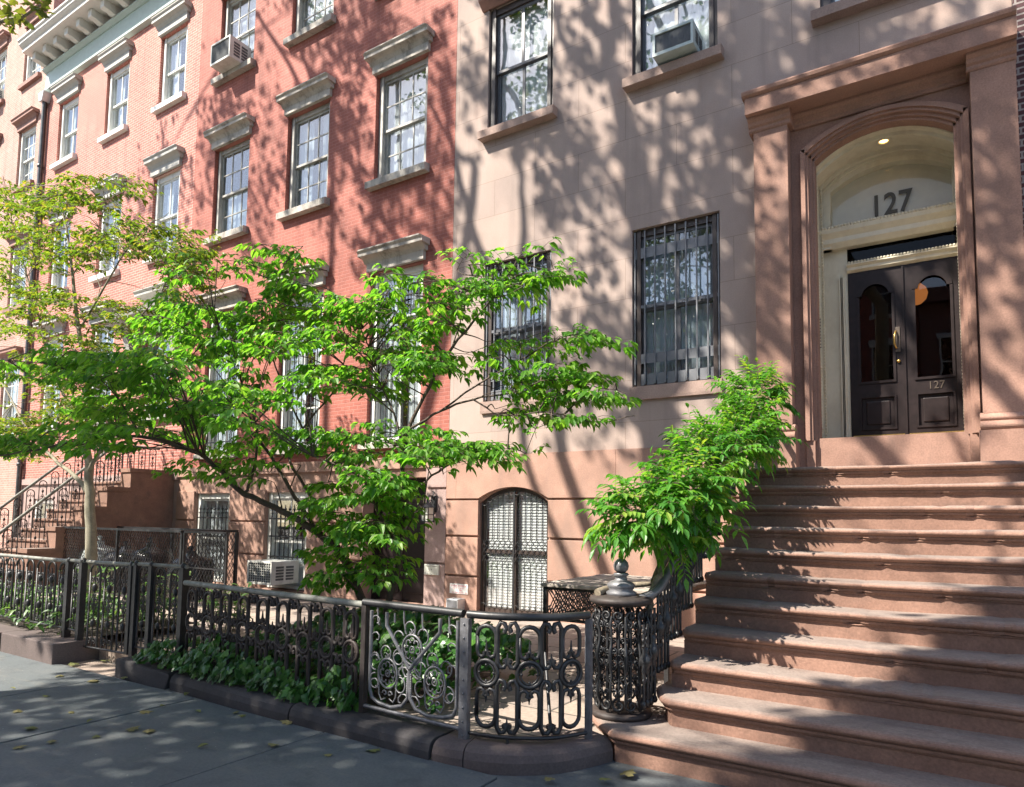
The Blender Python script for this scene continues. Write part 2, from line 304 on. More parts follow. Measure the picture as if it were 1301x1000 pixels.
def spiral(cx, cz, r, a0, turns, n=14, r1=.25):
    return [(cx+r*(1-(1-r1)*i/n)*math.cos(a0+2*pi*turns*i/n), cz+r*(1-(1-r1)*i/n)*math.sin(a0+2*pi*turns*i/n)) for i in range(n+1)]
def textmesh(s, h, name, mat, parent, origin, depth=.004, font_shear=0, bold=0, sx=1.):
    cu = bpy.data.curves.new(name, 'FONT'); cu.body = s; cu.size = h; cu.extrude = depth; cu.align_x = 'CENTER'; cu.shear = font_shear; cu.offset = bold
    to = bpy.data.objects.new(name, cu); COL.objects.link(to); bpy.context.view_layer.update()
    me = bpy.data.meshes.new_from_object(to.evaluated_get(bpy.context.evaluated_depsgraph_get())); bpy.data.objects.remove(to)
    ox, oy, oz = origin
    for v in me.vertices: x, y, z = v.co; v.co = (ox+x*sx, oy-z, oz+y)
    me.materials.clear(); me.materials.append(MATS[mat]); o = bpy.data.objects.new(name, me); COL.objects.link(o)
    o.parent = parent; o.matrix_parent_inverse = Matrix.Translation(parent.location).inverted(); return o
def cells(x0, x1, z0, z1, holes):                      # rectangles covering a wall around its holes
    xs = sorted({x0, x1, *[min(max(h[i], x0), x1) for h in holes for i in (0, 1)]}); zs = sorted({z0, z1, *[min(max(h[i], z0), z1) for h in holes for i in (2, 3)]})
    out = []
    for a, b in zip(zs, zs[1:]):
        run = None
        for c, d in zip(xs, xs[1:]):
            solid = not any(h[0] <= (c+d)/2 <= h[1] and h[2] <= (a+b)/2 <= h[3] for h in holes)
            if solid: run = (run[0], d) if run else (c, d)
            if (not solid or d == xs[-1]) and run: out.append((run[0], run[1], a, b)); run = None
    return out
def facade(x0, x1, z0, z1, holes, y=0., depth=.28):    # front sheet with reveals
    m = MB()
    for a, b, c, d in cells(x0, x1, z0, z1, holes): m.add([(a, y, c), (b, y, c), (b, y, d), (a, y, d)], [(0, 1, 2, 3)])
    for a, b, c, d in holes:
        if a < x0 or b > x1: continue
        Y = y+depth
        m.add([(a,y,c),(a,Y,c),(a,Y,d),(a,y,d)], [(0,1,2,3)]); m.add([(b,y,c),(b,y,d),(b,Y,d),(b,Y,c)], [(0,1,2,3)])
        m.add([(a,y,d),(a,Y,d),(b,Y,d),(b,y,d)], [(0,1,2,3)]); m.add([(a,y,c),(b,y,c),(b,Y,c),(a,Y,c)], [(0,1,2,3)])
        m.box(a-.25, a, Y, Y+.02, c, d); m.box(b, b+.25, Y, Y+.02, c, d)
    return m
def shell(m, x0, x1, z0, z1, y0=0., y1=9.):            # side walls, back, roof
    m.add([(x0,y0,z0),(x0,y1,z0),(x0,y1,z1),(x0,y0,z1)], [(0,3,2,1)]); m.add([(x1,y0,z0),(x1,y1,z0),(x1,y1,z1),(x1,y0,z1)], [(0,1,2,3)])
    m.add([(x0,y1,z0),(x1,y1,z0),(x1,y1,z1),(x0,y1,z1)], [(0,3,2,1)]); m.add([(x0,y0,z1),(x1,y0,z1),(x1,y1,z1),(x0,y1,z1)], [(0,1,2,3)])
# ------------------------------------------------------------------ windows
def curtain_bm(x0, x1, z0, z1, y, amp=.011, lam=.13, seed=0):
    r = random.Random(seed); n = max(6, int((x1-x0)/lam*6)); ph = r.random()*6; m = MB(); rows = []
    for k in range(5):
        z = z0+(z1-z0)*k/4
        rows.append([(x0+(x1-x0)*i/n, y+amp*math.sin(i*2*pi/6+ph+.4*math.sin(i*.7))*(1-.25*k/4)+.006*math.sin(i*.9+k), z) for i in range(n+1)])
    return m.strip(rows)
def blind_bm(x0, x1, z0, z1, y, pitch=.045):
    m = MB(); n = int((z1-z0)/pitch)
    for i in range(n):
        z = z0+i*pitch; m.add([(x0,y-.012,z),(x1,y-.012,z),(x1,y+.012,z+pitch*.93),(x0,y+.012,z+pitch*.93)], [(0,1,2,3)])
    m.box(x0, x1, y-.02, y+.02, z1-.03, z1); return m
def hood_bm(x0, x1, z0, z1, proj_=.24):                # classical lintel: flat frieze and moulded cap
    m = MB(); h = z1-z0
    m.box(x0+.09, x1-.09, -.07, .002, z0, z0+h*.42)
    prof = [(.002, z0+h*.42), (-.075, z0+h*.42), (-.095, z0+h*.5), (-.12, z0+h*.58), (-.16, z0+h*.64), (-proj_*.86, z0+h*.68), (-proj_*.86, z0+h*.84), (-proj_*.95, z0+h*.9), (-proj_, z0+h*.93), (-proj_, z0+h*.985), (.002, z1)]
    m.prism_x(prof, x0+.04, x1-.04)
    m.prism_x([(.001, z0+h*.66), (-proj_*.84, z0+h*.69), (-proj_*.84, z0+h*.83), (-proj_*.98, z0+h*.94), (.001, z0+h*.97)], x0, x1)
    return m
def sill_bm(x0, x1, zt, h=.14, p=.13):
    m = MB(); m.prism_x([(.10, zt-h), (-p, zt-h), (-p-.005, zt-.025), (-p+.01, zt-.012), (.10, zt+.012)], x0, x1); return m
def sash_bm(x0, x1, z0, z1, y, cols, rows, rail=.045, mun=.018, yd=.035):
    m = MB(); m.box(x0, x0+rail, y, y+yd, z0, z1); m.box(x1-rail, x1, y, y+yd, z0, z1)
    m.box(x0+rail, x1-rail, y, y+yd, z0, z0+rail); m.box(x0+rail, x1-rail, y, y+yd, z1-rail, z1)
    for i in range(1, cols): c = x0+rail+(x1-x0-2*rail)*i/cols; m.box(c-mun/2, c+mun/2, y+.004, y+yd-.004, z0+rail, z1-rail)
    for j in range(1, rows): c = z0+rail+(z1-z0-2*rail)*j/rows; m.box(x0+rail, x1-rail, y+.006, y+yd-.006, c-mun/2, c+mun/2)
    return m
SEED = [0]
def window(house, x0, x1, z0, z1, fm='grey_paint', cols=3, rows=2, y=.10, casing=.10, sill=None, hood=None, cur='full', sashmat=None, mun=.018, rail=.045, gl='pane_glass', open_=0., label=None, cmat='curtain'):
    SEED[0] += 1; sd_ = SEED[0]; m = MB()
    m.box(x0, x0+casing, y, y+.16, z0, z1); m.box(x1-casing, x1, y, y+.16, z0, z1); m.box(x0+casing, x1-casing, y, y+.16, z1-casing, z1); m.box(x0+casing, x1-casing, y, y+.16, z0, z0+.05)
    m.box(x0+casing*.55, x0+casing+.012, y-.022, y-.001, z0, z1); m.box(x1-casing-.012, x1-casing*.55, y-.022, y-.001, z0, z1)
    win = m.build('window', fm, house)
    if label: win['label'] = label
    a, b = x0+casing, x1-casing; c, d = z0+.05, z1-casing; mid = (c+d)/2; lo = c+open_
    sm = sashmat or fm
    for (p, q, yy) in ((mid-.02, d, y+.035), (lo, mid+.025+open_, y+.08)):
        sash_bm(a+.002, b-.002, p, q, yy, cols, rows, rail, mun).build('sash', sm, win)
        MB().box(a+.02, b-.02, yy+.014, yy+.020, p+.02, q-.02).build('pane', gl, win)
    Y = y+.17
    if cur == 'full': curtain_bm(a-.03, b+.03, c, d+.06, Y, seed=sd_).build('curtain', cmat, win)
    elif cur == 'pair':
        k = (b-a); curtain_bm(a-.03, a+k*.40, c, d+.06, Y, seed=sd_).build('curtain', cmat, win); curtain_bm(b-k*.36, b+.03, c, d+.06, Y, seed=sd_+50).build('curtain', cmat, win)
    elif cur == 'half': curtain_bm(a-.03, b+.03, c, mid+.05, Y, seed=sd_).build('curtain', cmat, win)
    elif cur == 'blind': blind_bm(a-.02, b+.02, c+.02, d+.03, Y).build('blind', 'blind', win)
    elif cur == 'blindhalf': blind_bm(a-.02, b+.02, mid-.15, d+.03, Y).build('blind', 'blind', win)
    if sill: sill_bm(x0-.09, x1+.09, z0+.002, *sill[1:]).build('sill', sill[0], win)
    if hood: hood_bm(x0-.14, x1+.14, *hood[1:]).build('hood', hood[0], win)
    return win
def bars(win, x0, x1, z0, z1, y=.03, n=8, r=.011, rails=(), fin=False, mat='iron_black'):
    m = MB()
    for i in range(n):
        x = x0+(x1-x0)*(i+.5)/n; m.tube([(x, y, z0), (x, y, z1)], r, 6)
        if fin:
            m.ball((x, y, z1+.02), .026, 6); m.tube([(x, y, z1), (x, y, z1+.12)], [.018, .002], 6)
            for s in (-1, 1): m.tube([(x+px*s, y, z1-.13+pz) for px, pz in spiral(.028, .07, .022, pi, 1.1, 8)], .006, 4)
    for z in rails: m.box(x0, x1, y-.016, y-.008, z-.014, z+.014)
    return m.build('window_bars', mat, win)

# ------------------------------------------------------------------ setting: ground
struct(MB().box(-120, 60, -60, 40, -1.0, -.13).build('ground', 'soil'))
struct(MB().box(-110, 55, -19.5, -10.4, -.5, -.10).build('road', 'road_asphalt'))
def pavement():
    m = MB(); r = random.Random(3); ys = [-10.25, -8.1, -5.34]
    edges = [-60, -40, -25, -18, -15.4, -13.9, -12.3, -10.6, -8.9, -7.0, -5.62, -3.98, -2.42, -.75, .9, 2.6, 4.4, 6.2, 9, 16]
    for a, b in zip(edges, edges[1:]):
        for j, (c, d) in enumerate(zip(ys, ys[1:])):
            zz = r.uniform(-.004, .003); yo = 0 if j else r.uniform(-.25, .25)
            g = .007; e = d if j else -8.1
            m.bbox(a+g, b-g, c+g if j == 0 else -8.1+g, e-g, -.12, zz, .006)
    m.box(-60, 20, -10.25, -4.55, -.13, -.022)
    return m.build('pavement', 'bluestone')
struct(pavement())
struct(MB().bbox(-60, 20, -10.42, -10.26, -.3, .0, .02).build('kerb', 'kerb_stone'))
struct(MB().prism_z([(-30, -5.05), (-8.1, -5.05), (-8.09, -4.95), (-6.4, -4.95), (-6.3, -5.1), (-3.0, -5.15), (-2.6, -5.12), (-2.25, -4.9), (-2.1, -4.6), (-2.1, -4.0), (-1.75, -3.9), (-1.75, .3), (-30, .3)], -.12, .10).build('areaway_paving', 'area_flags'))
struct(MB().box(.725, 16, -4.6, .3, -.12, .03).build('areaway_paving', 'area_flags'))
struct(MB().box(-8.07, -7.08, -5.33, -5.0, -.12, -.012).build('path', 'area_flags'))
def soil(x0, x1, y0, y1, z, mound, n=26):
    m = MB(); r = random.Random(int(x0*10)); rows = []
    for j in range(n+1):
        row = []
        for i in range(n+1):
            u, v = i/n, j/n; h = mound*math.sin(pi*min(1, u*1.0))*math.sin(pi*v) if 0 < i < n and 0 < j < n else 0
            row.append((x0+(x1-x0)*u, y0+(y1-y0)*v, z+h+(r.uniform(-.015, .015) if 0 < i < n and 0 < j < n else 0)))
        rows.append(row)
    return m.strip(rows)
struct(soil(-6.5, -3.75, -5.12, -3.3, .105, .10).build('soil_bed', 'soil'))
struct(soil(-22, -8.25, -5.2, -3.6, .20, .05, 30).build('soil_bed', 'soil'))

# ------------------------------------------------------------------ brownstone house
BX0, BX1 = -7.05, .74
H = thing('brownstone_house', (BX0, 0, 0), 'pinkish brown stucco brownstone with carved entrance numbered 127 beside the red brick house', 'house')
WC = (-5.74, -3.14, -.58); ww = .63
par = (3.50, 5.80); sec = (8.06, 10.25); thr_ = (12.3, 14.2)
holes = [(c-ww, c+ww, *par) for c in WC[:2]]+[(c-ww, c+ww, *sec) for c in WC]+[(c-ww, c+ww, *thr_) for c in WC]+[(-6.39, -5.11, .12, 2.10), (-1.46, .30, 2.1, 6.56)]
m = facade(BX0, BX1, 2.62, 16.5, holes[:-2]+[(-1.46, .30, 2.62, 6.56)], 0, .26)
shell(m, BX0, BX1, 0, 16.5, 0)
m.build('wall', 'scored_stucco', H)
MB().box(BX0-.0, BX1, -.55, .0, 16.2, 16.5).build('cornice', 'hood_brown', H)
MB().box(BX0+.05, -1.55, 1.6, 1.65, .1, 16).box(.42, BX1-.05, 1.6, 1.65, .1, 16).build('interior_wall', 'dark_interior', H)
# rusticated base, cut round the arched window
def archpts(x0, x1, zs, zc, n=12):
    w2 = (x1-x0)/2; h = zc-zs; r = (w2*w2+h*h)/(2*h); a = math.asin(w2/r); cx = (x0+x1)/2
    return [(cx+r*math.sin(-a+2*a*i/n), zc-r+r*math.cos(-a+2*a*i/n)) for i in range(n+1)]
m = MB(); AX0, AX1, AZS, AZC = -6.39, -5.11, 1.86, 2.10
for a, b, c, d in cells(BX0, -1.46, .0, 2.62, [(AX0, AX1, .12, 2.10)]): m.add([(a, -.003, c), (b, -.003, c), (b, -.003, d), (a, -.003, d)], [(0, 1, 2, 3)])
ap = archpts(AX0, AX1, AZS, AZC)
m.prism_y(ap+[(AX1, 2.103), (AX0, 2.103)], -.003, .3)
for a, b, c, d in ((AX0, AX0, .12, 1.86), (AX1, AX1, .12, 1.86)): m.add([(a, -.003, c), (a, .3, c), (a, .3, d), (a, -.003, d)], [(0, 1, 2, 3)])
m.add([(AX0, -.003, .12), (AX1, -.003, .12), (AX1, .3, .12), (AX0, .3, .12)], [(0, 1, 2, 3)])
co = [(.0, .66), (.695, 1.30), (1.335, 1.895), (1.93, 2.61)]
for i, (c, d) in enumerate(co):
    xs = (BX0+.0, AX0-.0, AX1+.0, -1.7)
    if i < 3:
        m.bbox(xs[0]+.002, xs[1]-.004, -.05, -.001, c, d, .008); m.bbox(xs[2]+.004, xs[3], -.05, -.001, c, d, .008)
    else:
        ap2 = archpts(AX0-.004, AX1+.004, 1.86+.07, 2.105)
        for (u, v) in ((BX0+.002, -6.85), (-4.0, -1.7)): m.box(u, v, -.05, -.001, c, d)
        poly = [(-6.846, 1.93)]+[p for p in ap2]+[(-4.004, 1.93), (-4.004, 2.61), (-6.846, 2.61)]
        m.prism_y(poly, -.05, -.001)
m.build('base_wall', 'base_stone', H)
# arched basement window
AW = MB(); fr = archpts(AX0+.005, AX1-.005, AZS, AZC-.005); fi = archpts(AX0+.065, AX1-.065, AZS-.01, AZC-.065)
AW.prism_y(fr+fi[::-1], .045, .155)
for s0, s1 in ((AX0+.005, AX0+.065), (AX1-.065, AX1-.005)): AW.box(s0, s1, .045, .155, .13, AZS-.01)
AW.box(-5.78, -5.72, .065, .15, .20, 2.0); AW.box(AX0+.09, AX1-.09, .06, .17, .13, .20); AW.box(AX0+.09, AX1-.09, .07, .15, 1.06, 1.12)
aw = AW.build('window', 'dark_frame', H); aw['label'] = 'arched basement window with blinds behind a folding iron gate'
MB().prism_y(fi+[(AX1-.09, .2), (AX0+.09, .2)], .08, .086).build('pane', 'pane_glass', aw)
blind_bm(AX0+.1, -5.77, .22, 2.03, .118).build('blind', 'blind', aw); blind_bm(-5.73, AX1-.1, .22, 2.03, .118).build('blind', 'blind', aw)
gm = MB(); gy = .02; n = 12; gw = (AX1-AX0-.06)/n
def archz(x): return 2.06-((x+5.75)/.64)**2*.22
for i in range(n+1):
    x = AX0+.03+gw*i
    gm.tube([(x, gy, .2), (x, gy, .92)], .007, 5); gm.tube([(x, gy, 1.28), (x, gy, archz(x))], .007, 5)
for i in range(n):
    x = AX0+.03+gw*i
    for k in range(3):
        z = .92+.12*k; gm.tube([(x, gy-.006, z), (x+gw, gy-.006, z+.12)], .005, 4); gm.tube([(x+gw, gy+.006, z), (x, gy+.006, z+.12)], .005, 4)
    gm.tube([(a, gy-.008, b) for a, b in arc(x+gw/2, .22, gw/2, 0, pi, 8)], .005, 4)
    gm.tube([(a, gy-.008, b) for a, b in arc(x+gw/2, archz(x+gw/2)-.03, gw/2, pi, 2*pi, 8)], .005, 4)
gm.box(-5.765, -5.735, gy-.012, gy+.012, .14, 2.04)
gm.build('folding_gate', 'iron_black', aw)
# upper windows
bs = ('sill_stone', .15, .16)
for i, c in enumerate(WC):
    window(H, c-ww, c+ww, *sec, fm='dark_frame', cols=2, rows=1, y=.05, casing=.11, sill=bs, hood=None, cur='full', sashmat='mullion_grey', mun=.05, open_=.0, cmat='curtain')
    MB().prism_x([(0.02, sec[1]), (-.03, sec[1]), (-.16, sec[1]+.10), (-.18, sec[1]+.2), (.02, sec[1]+.22)], c-ww-.12, c+ww+.12).build('lintel', 'hood_brown', H)
    window(H, c-ww, c+ww, *thr_, fm='dark_frame', cols=2, rows=1, y=.05, casing=.11, sill=bs, cur='full', sashmat='mullion_grey', mun=.05)
for i, c in enumerate(WC[:2]):
    win = window(H, c-ww, c+ww, *par, fm='dark_frame', cols=2, rows=1, y=.07, casing=.10, cur='full', sashmat='mullion_grey', mun=.06, cmat='curtain_grey')
    MB().prism_x([(.1, 3.30), (-.045, 3.30), (-.05, 3.34), (-.05, 3.49), (.1, 3.515)], c-ww-.02, c+ww+.02).build('sill', 'sill_stone', win)
    b = MB()
    for k in range(9):
        x = c-ww+.03+(2*ww-.06)*k/8; b.box(x-.009, x+.009, .028, .05, 3.53, 5.77)
    for (z, h) in ((5.45, .075), (4.66, .022), (3.90, .07)):
        b.box(c-ww+.02, c+ww-.02, .052, .062, z-h, z+h)
    for k in range(8):
        x = c-ww+.03+(2*ww-.06)*(k+.5)/8; b.box(x-.055, x+.055, .056, .066, 3.52, 3.68)
    b.build('window_bars', 'bar_grey', win)

# entrance portico
def port():
    po = MB()                                          # plain face behind the mouldings, with the arch cut out
    oa = archpts(-1.45, .29, 6.28, 6.53, 16)
    po.prism_y(oa+[(.34, 6.28), (.34, 6.66), (-1.60, 6.66), (-1.60, 6.28)], -.06, .02)
    po.box(-1.60, -1.45, -.06, .02, 2.1, 6.279); po.box(.29, .34, -.06, .02, 2.1, 6.279)
    P = po.build('portico', 'portico_stone', H)
    for k, (ins, y0, y1) in enumerate(((0, -.13, -.07), (.035, -.10, .02), (.07, -.05, .08), (.1, -.01, .14))):   # stepped archivolt and jambs
        a = MB(); i0, i1 = ins, ins+(.045 if k else .05)
        A = archpts(-1.46+i0, .30-i0, 6.27-i0*.8, 6.55-i0, 16); B = archpts(-1.46+i1, .30-i1, 6.27-i1*.8-.01, 6.55-i1, 16)
        a.prism_y(A+B[::-1], y0, y1)
        a.box(-1.46+i0, -1.46+i1, y0, y1, 2.6, A[0][1]); a.box(.30-i1, .30-i0, y0, y1, 2.6, A[-1][1])
        a.build('arch_moulding', 'portico_stone', P)
    for x0, x1 in ((-1.99, -1.58), (.32, .73)):
        q = MB(); q.bbox(x0, x1, -.28, .0, 2.78, 6.60, .006)
        q.box(x0-.04, x1+.0 if x1 > .7 else x1+.04, -.33, .0, 2.1, 2.60)
        xa, xb = x0-.03, (x1+.03 if x1 < 0 else x1)
        prof = [(0, 2.60), (-.31, 2.60)]+[(-.31-.03*math.sin(pi*i/6), 2.60+.09*i/6) for i in range(7)]+[(-.295, 2.70)]+[(-.295-.018*math.sin(pi*i/6), 2.70+.06*i/6) for i in range(7)]+[(-.27, 2.79), (0, 2.79)]
        q.prism_x(prof, xa, xb); q.build('pilaster', 'portico_stone', P)
        g = MB(); g.box(x0+.06, x1-.06, -.286, -.281, 2.9, 2.92)
    c = MB(); X0, X1 = -2.02, .738
    for (xa, xb, off) in ((X0, -1.55, 0), (-1.549, .309, -.2), (.31, X1, 0)):          # bed mouldings, broken forward over the pilasters
        y = -.29-off
        c.prism_x([(0, 6.58), (y, 6.58), (y-.015, 6.60), (y-.015, 6.63), (y-.04, 6.65), (y-.055, 6.69), (y-.09, 6.72), (y-.09, 6.75), (0, 6.75)], xa-.02*(off == 0), xb+.015*(off == 0 and xb < 0))
    c.box(X0-.03, X1, -.46, 0, 6.752, 6.96)
    c.prism_x([(0, 6.962), (-.47, 6.962), (-.50, 6.985), (-.51, 7.02), (-.50, 7.04), (0, 7.12)], X0-.06, X1)
    c.build('entablature', 'portico_stone', P)
    # recess: threshold, jamb panels, ceiling
    t = MB(); t.box(-1.36, .20, -.02, .9, 2.1, 2.63); t.box(-1.46, -1.361, -.09, .2, 2.1, 2.6); t.box(.201, .30, -.09, .2, 2.1, 2.6); t.build('threshold', 'portico_stone', H)
    f = MB()
    for s, xo in ((1, -1.36), (-1, .20)):
        f.box(xo, xo-s*.1, .14, .95, 2.635, 6.2)
        for yy, wd in ((.145, .05), (.62, .045)): f.box(xo, xo+s*.035, yy, yy+wd, 2.64, 6.05)
        for z0, z1 in ((2.8, 3.5), (3.6, 4.85), (4.95, 5.4)):
            f.box(xo, xo+s*.012, .26, .27, z0, z1); f.box(xo, xo+s*.012, .52, .53, z0, z1); f.box(xo, xo+s*.012, .271, .519, z1-.01, z1); f.box(xo, xo+s*.012, .271, .519, z0, z0+.01)
        for k in range(85):                            # rope moulding beads
            z = 2.67+k*.04; f.ball((xo+s*.03, .205, z), .017, 6); f.ball((xo+s*.03, .60, z), .014, 5)
    A = archpts(-1.36, .20, 6.08, 6.40, 16); A2 = [(x, z+.12) for x, z in A]
    f.prism_y(A+A2[::-1], .14, .95)
    for yy, dd, wd in ((.24, .045, .05), (.62, .05, .06), (.683, .09, .05)):
        f.prism_y([(x*(1) , z+.01) for x, z in A]+[(x, z-dd) for x, z in A][::-1], yy, yy+wd)
    F = f.build('door_surround', 'cream_paint', H)
    d = MB(); y0, y1 = .72, .86                        # wooden transom frame at the back of the recess
    d.box(-1.36, -1.235, y0-.03, y1, 5.24, 6.1); d.box(.135, .2, y0-.03, y1, 5.24, 6.1)
    T = archpts(-1.25, .15, 6.0, 6.24, 16); T2 = archpts(-1.355, .195, 6.07, 6.41, 16); d.prism_y(T+T2[::-1], y0-.02, y1)
    d.prism_x([(y1, 5.24), (y0, 5.24), (y0-.06, 5.30), (y0-.06, 5.36), (y0-.12, 5.42), (y0-.13, 5.47), (y0-.09, 5.52), (y1, 5.53)], -1.36, .2)
    for k in range(40): d.ball((-1.32+k*.0385, y0-.12, 5.49), .022, 6)
    d.box(-1.36, -1.06, y0+.10, y1+.1, 2.64, 5.30); 
    d.prism_x([(y1+.1, 4.90), (y0+.08, 4.90), (y0+.03, 4.925), (y0+.03, 4.96), (y0-.01, 4.985), (y0-.01, 5.0), (y1+.1, 5.02)], -1.06, .2)
    for k in range(34): d.ball((-1.03+k*.0375, y0+.0, 5.015), .018, 6)
    for yb in (.16, .24, .32): d.box(-1.098-yb*.2, -1.07-yb*.2, y0+.06, y0+.1, 2.7, 4.85)
    d.build('transom_frame', 'cream_paint', F)
    g = MB().prism_y([(-1.235, 5.53), (.135, 5.53)]+archpts(-1.236, .136, 5.98, 6.23, 16)[::-1], .80, .806).build('transom_glass', 'lamp_glass', F)
    MB().box(-1.24, .14, .835, .845, 5.50, 6.24).build('transom_reflection', 'sign_cream', F)  # added cream panel stands in for the arch's reflection in the transom glass
    MB().box(-1.06, .2, .845, .851, 5.02, 5.24).build('transom_glass', 'dark_glass', F)
    textmesh('127', .40, 'house_number', 'gold_letter', F, (-.535, .793, 5.60), .004, .0, .006, .82)
    # pair of doors
    for k, (x0, x1) in enumerate(((-1.055, -.435), (-.425, .195))):
        D = MB(); yd = .80; D0 = x0+.125; D1 = x1-.125; ga = archpts(D0, D1, 4.55, 4.74, 10)
        D.box(x0, D0, yd, yd+.06, 2.66, 4.895); D.box(D1, x1, yd, yd+.06, 2.66, 4.895)
        D.prism_y(ga+[(D1, 4.895), (D0, 4.895)], yd, yd+.06); D.box(D0, D1, yd, yd+.06, 3.22, 3.43); D.box(D0, D1, yd, yd+.06, 2.66, 2.82)
        door = D.build('door_leaf', 'door_black', H)
        MB().prism_y([(D0-.01, 3.42), (D1+.01, 3.42)]+archpts(D0-.01, D1+.01, 4.55, 4.75, 10)[::-1], yd+.03, yd+.036).build('door_glass', 'door_glass', door)
        p = MB()
        gb = archpts(D0+.03, D1-.03, 4.53, 4.70, 10); gc = archpts(D0-.03, D1+.03, 4.56, 4.775, 10)
        p.prism_y(gc+gb[::-1], yd-.018, yd-.001)
        for a, b in ((D0-.03, D0+.0), (D1, D1+.03)): p.box(a, b, yd-.018, yd-.001, 3.40, 4.55)
        p.box(D0, D1, yd-.018, yd-.001, 3.40, 3.43)
        p.bbox(D0, D1, yd+.02, yd+.045, 2.815, 3.225, .004); p.bbox(D0+.05, D1-.05, yd+.004, yd+.03, 2.87, 3.17, .012)
        for a, b, c_, d_ in ((D0-.025, D0, 2.80, 3.24), (D1, D1+.025, 2.80, 3.24)): p.box(a, b, yd-.016, yd-.001, c_, d_)
        p.box(D0, D1, yd-.016, yd-.001, 3.215, 3.24); p.box(D0, D1, yd-.016, yd-.001, 2.80, 2.825)
        p.build('door_panel', 'door_black', door)
        MB().box(x0+.02, x1-.02, yd-.006, yd-.001, 2.67, 2.735).build('kick_plate', 'brass', door)
        if k == 0:
            MB().bbox(-.545, -.475, yd-.012, yd-.001, 3.78, 4.10, .004).build('lock_plate', 'dull_gold', door)
            h = MB(); h.tube([(-.52, yd-.01, 4.05), (-.525, yd-.05, 4.03), (-.54, yd-.065, 3.95), (-.54, yd-.06, 3.88), (-.52, yd-.03, 3.83), (-.515, yd-.01, 3.83)], .011, 8); h.build('handle', 'brass', door)
            kh = MB().lathe([(.001, 0), (.024, 0), (.02, .02), (.001, .025)], (0, 0, 0), 12).build('keyhole', 'brass', door)
            for v in kh.data.vertices: x, y, z = v.co; v.co = (-.50+x, yd-.002-z, 3.66+y)
        else: textmesh('127', .135, 'door_number', 'dull_gold', door, (-.105, yd-.006, 3.275), .003, 0, 0, .9)
        if k == 1: MB().box(-.44, -.42, yd-.02, yd-.001, 2.68, 4.89).build('astragal', 'door_black', door)
    MB().bbox(-1.358, -1.345, .38, .46, 3.86, 4.25, .003).build('intercom', 'iron_black', F)
    l = MB().lathe([(.085, .0), (.085, -.015), (.06, -.02), (.055, 0)], (0, 0, 0), 20); 
    R_ = l.build('recessed_light', 'cream_paint', H)
    e = MB().lathe([(.05, -.004), (.001, -.006)], (0, 0, 0), 16).build('bulb', 'lamp_glow', R_)
    for o in (R_, e):
        for v in o.data.vertices: v.co = (-.57+v.co.x, .40+v.co.y, 6.395+v.co.z)
    hall = MB(); hall.box(-1.50, -1.45, .96, 3.5, 2.6, 6.5); hall.box(.3, .35, .96, 3.5, 2.6, 6.5); hall.box(-1.5, .35, 3.5, 3.55, 2.6, 6.5); hall.box(-1.5, .35, .96, 3.5, 2.55, 2.6); hall.box(-1.5, .35, .96, 3.5, 6.5, 6.55)
    hall.build('hall', 'dark_interior', H)
port()
pl = thing('pendant_lamp', (-.35, 1.6, 4.74), 'round orange globe lamp glowing behind the right door glass', 'lamp')
MB().ball((-.325, 1.6, 4.73), .155, 18).build('globe', 'globe_glow', pl); MB().tube([(-.325, 1.6, 4.87), (-.325, 1.6, 6.5)], .008).build('cord', 'iron_black', pl)

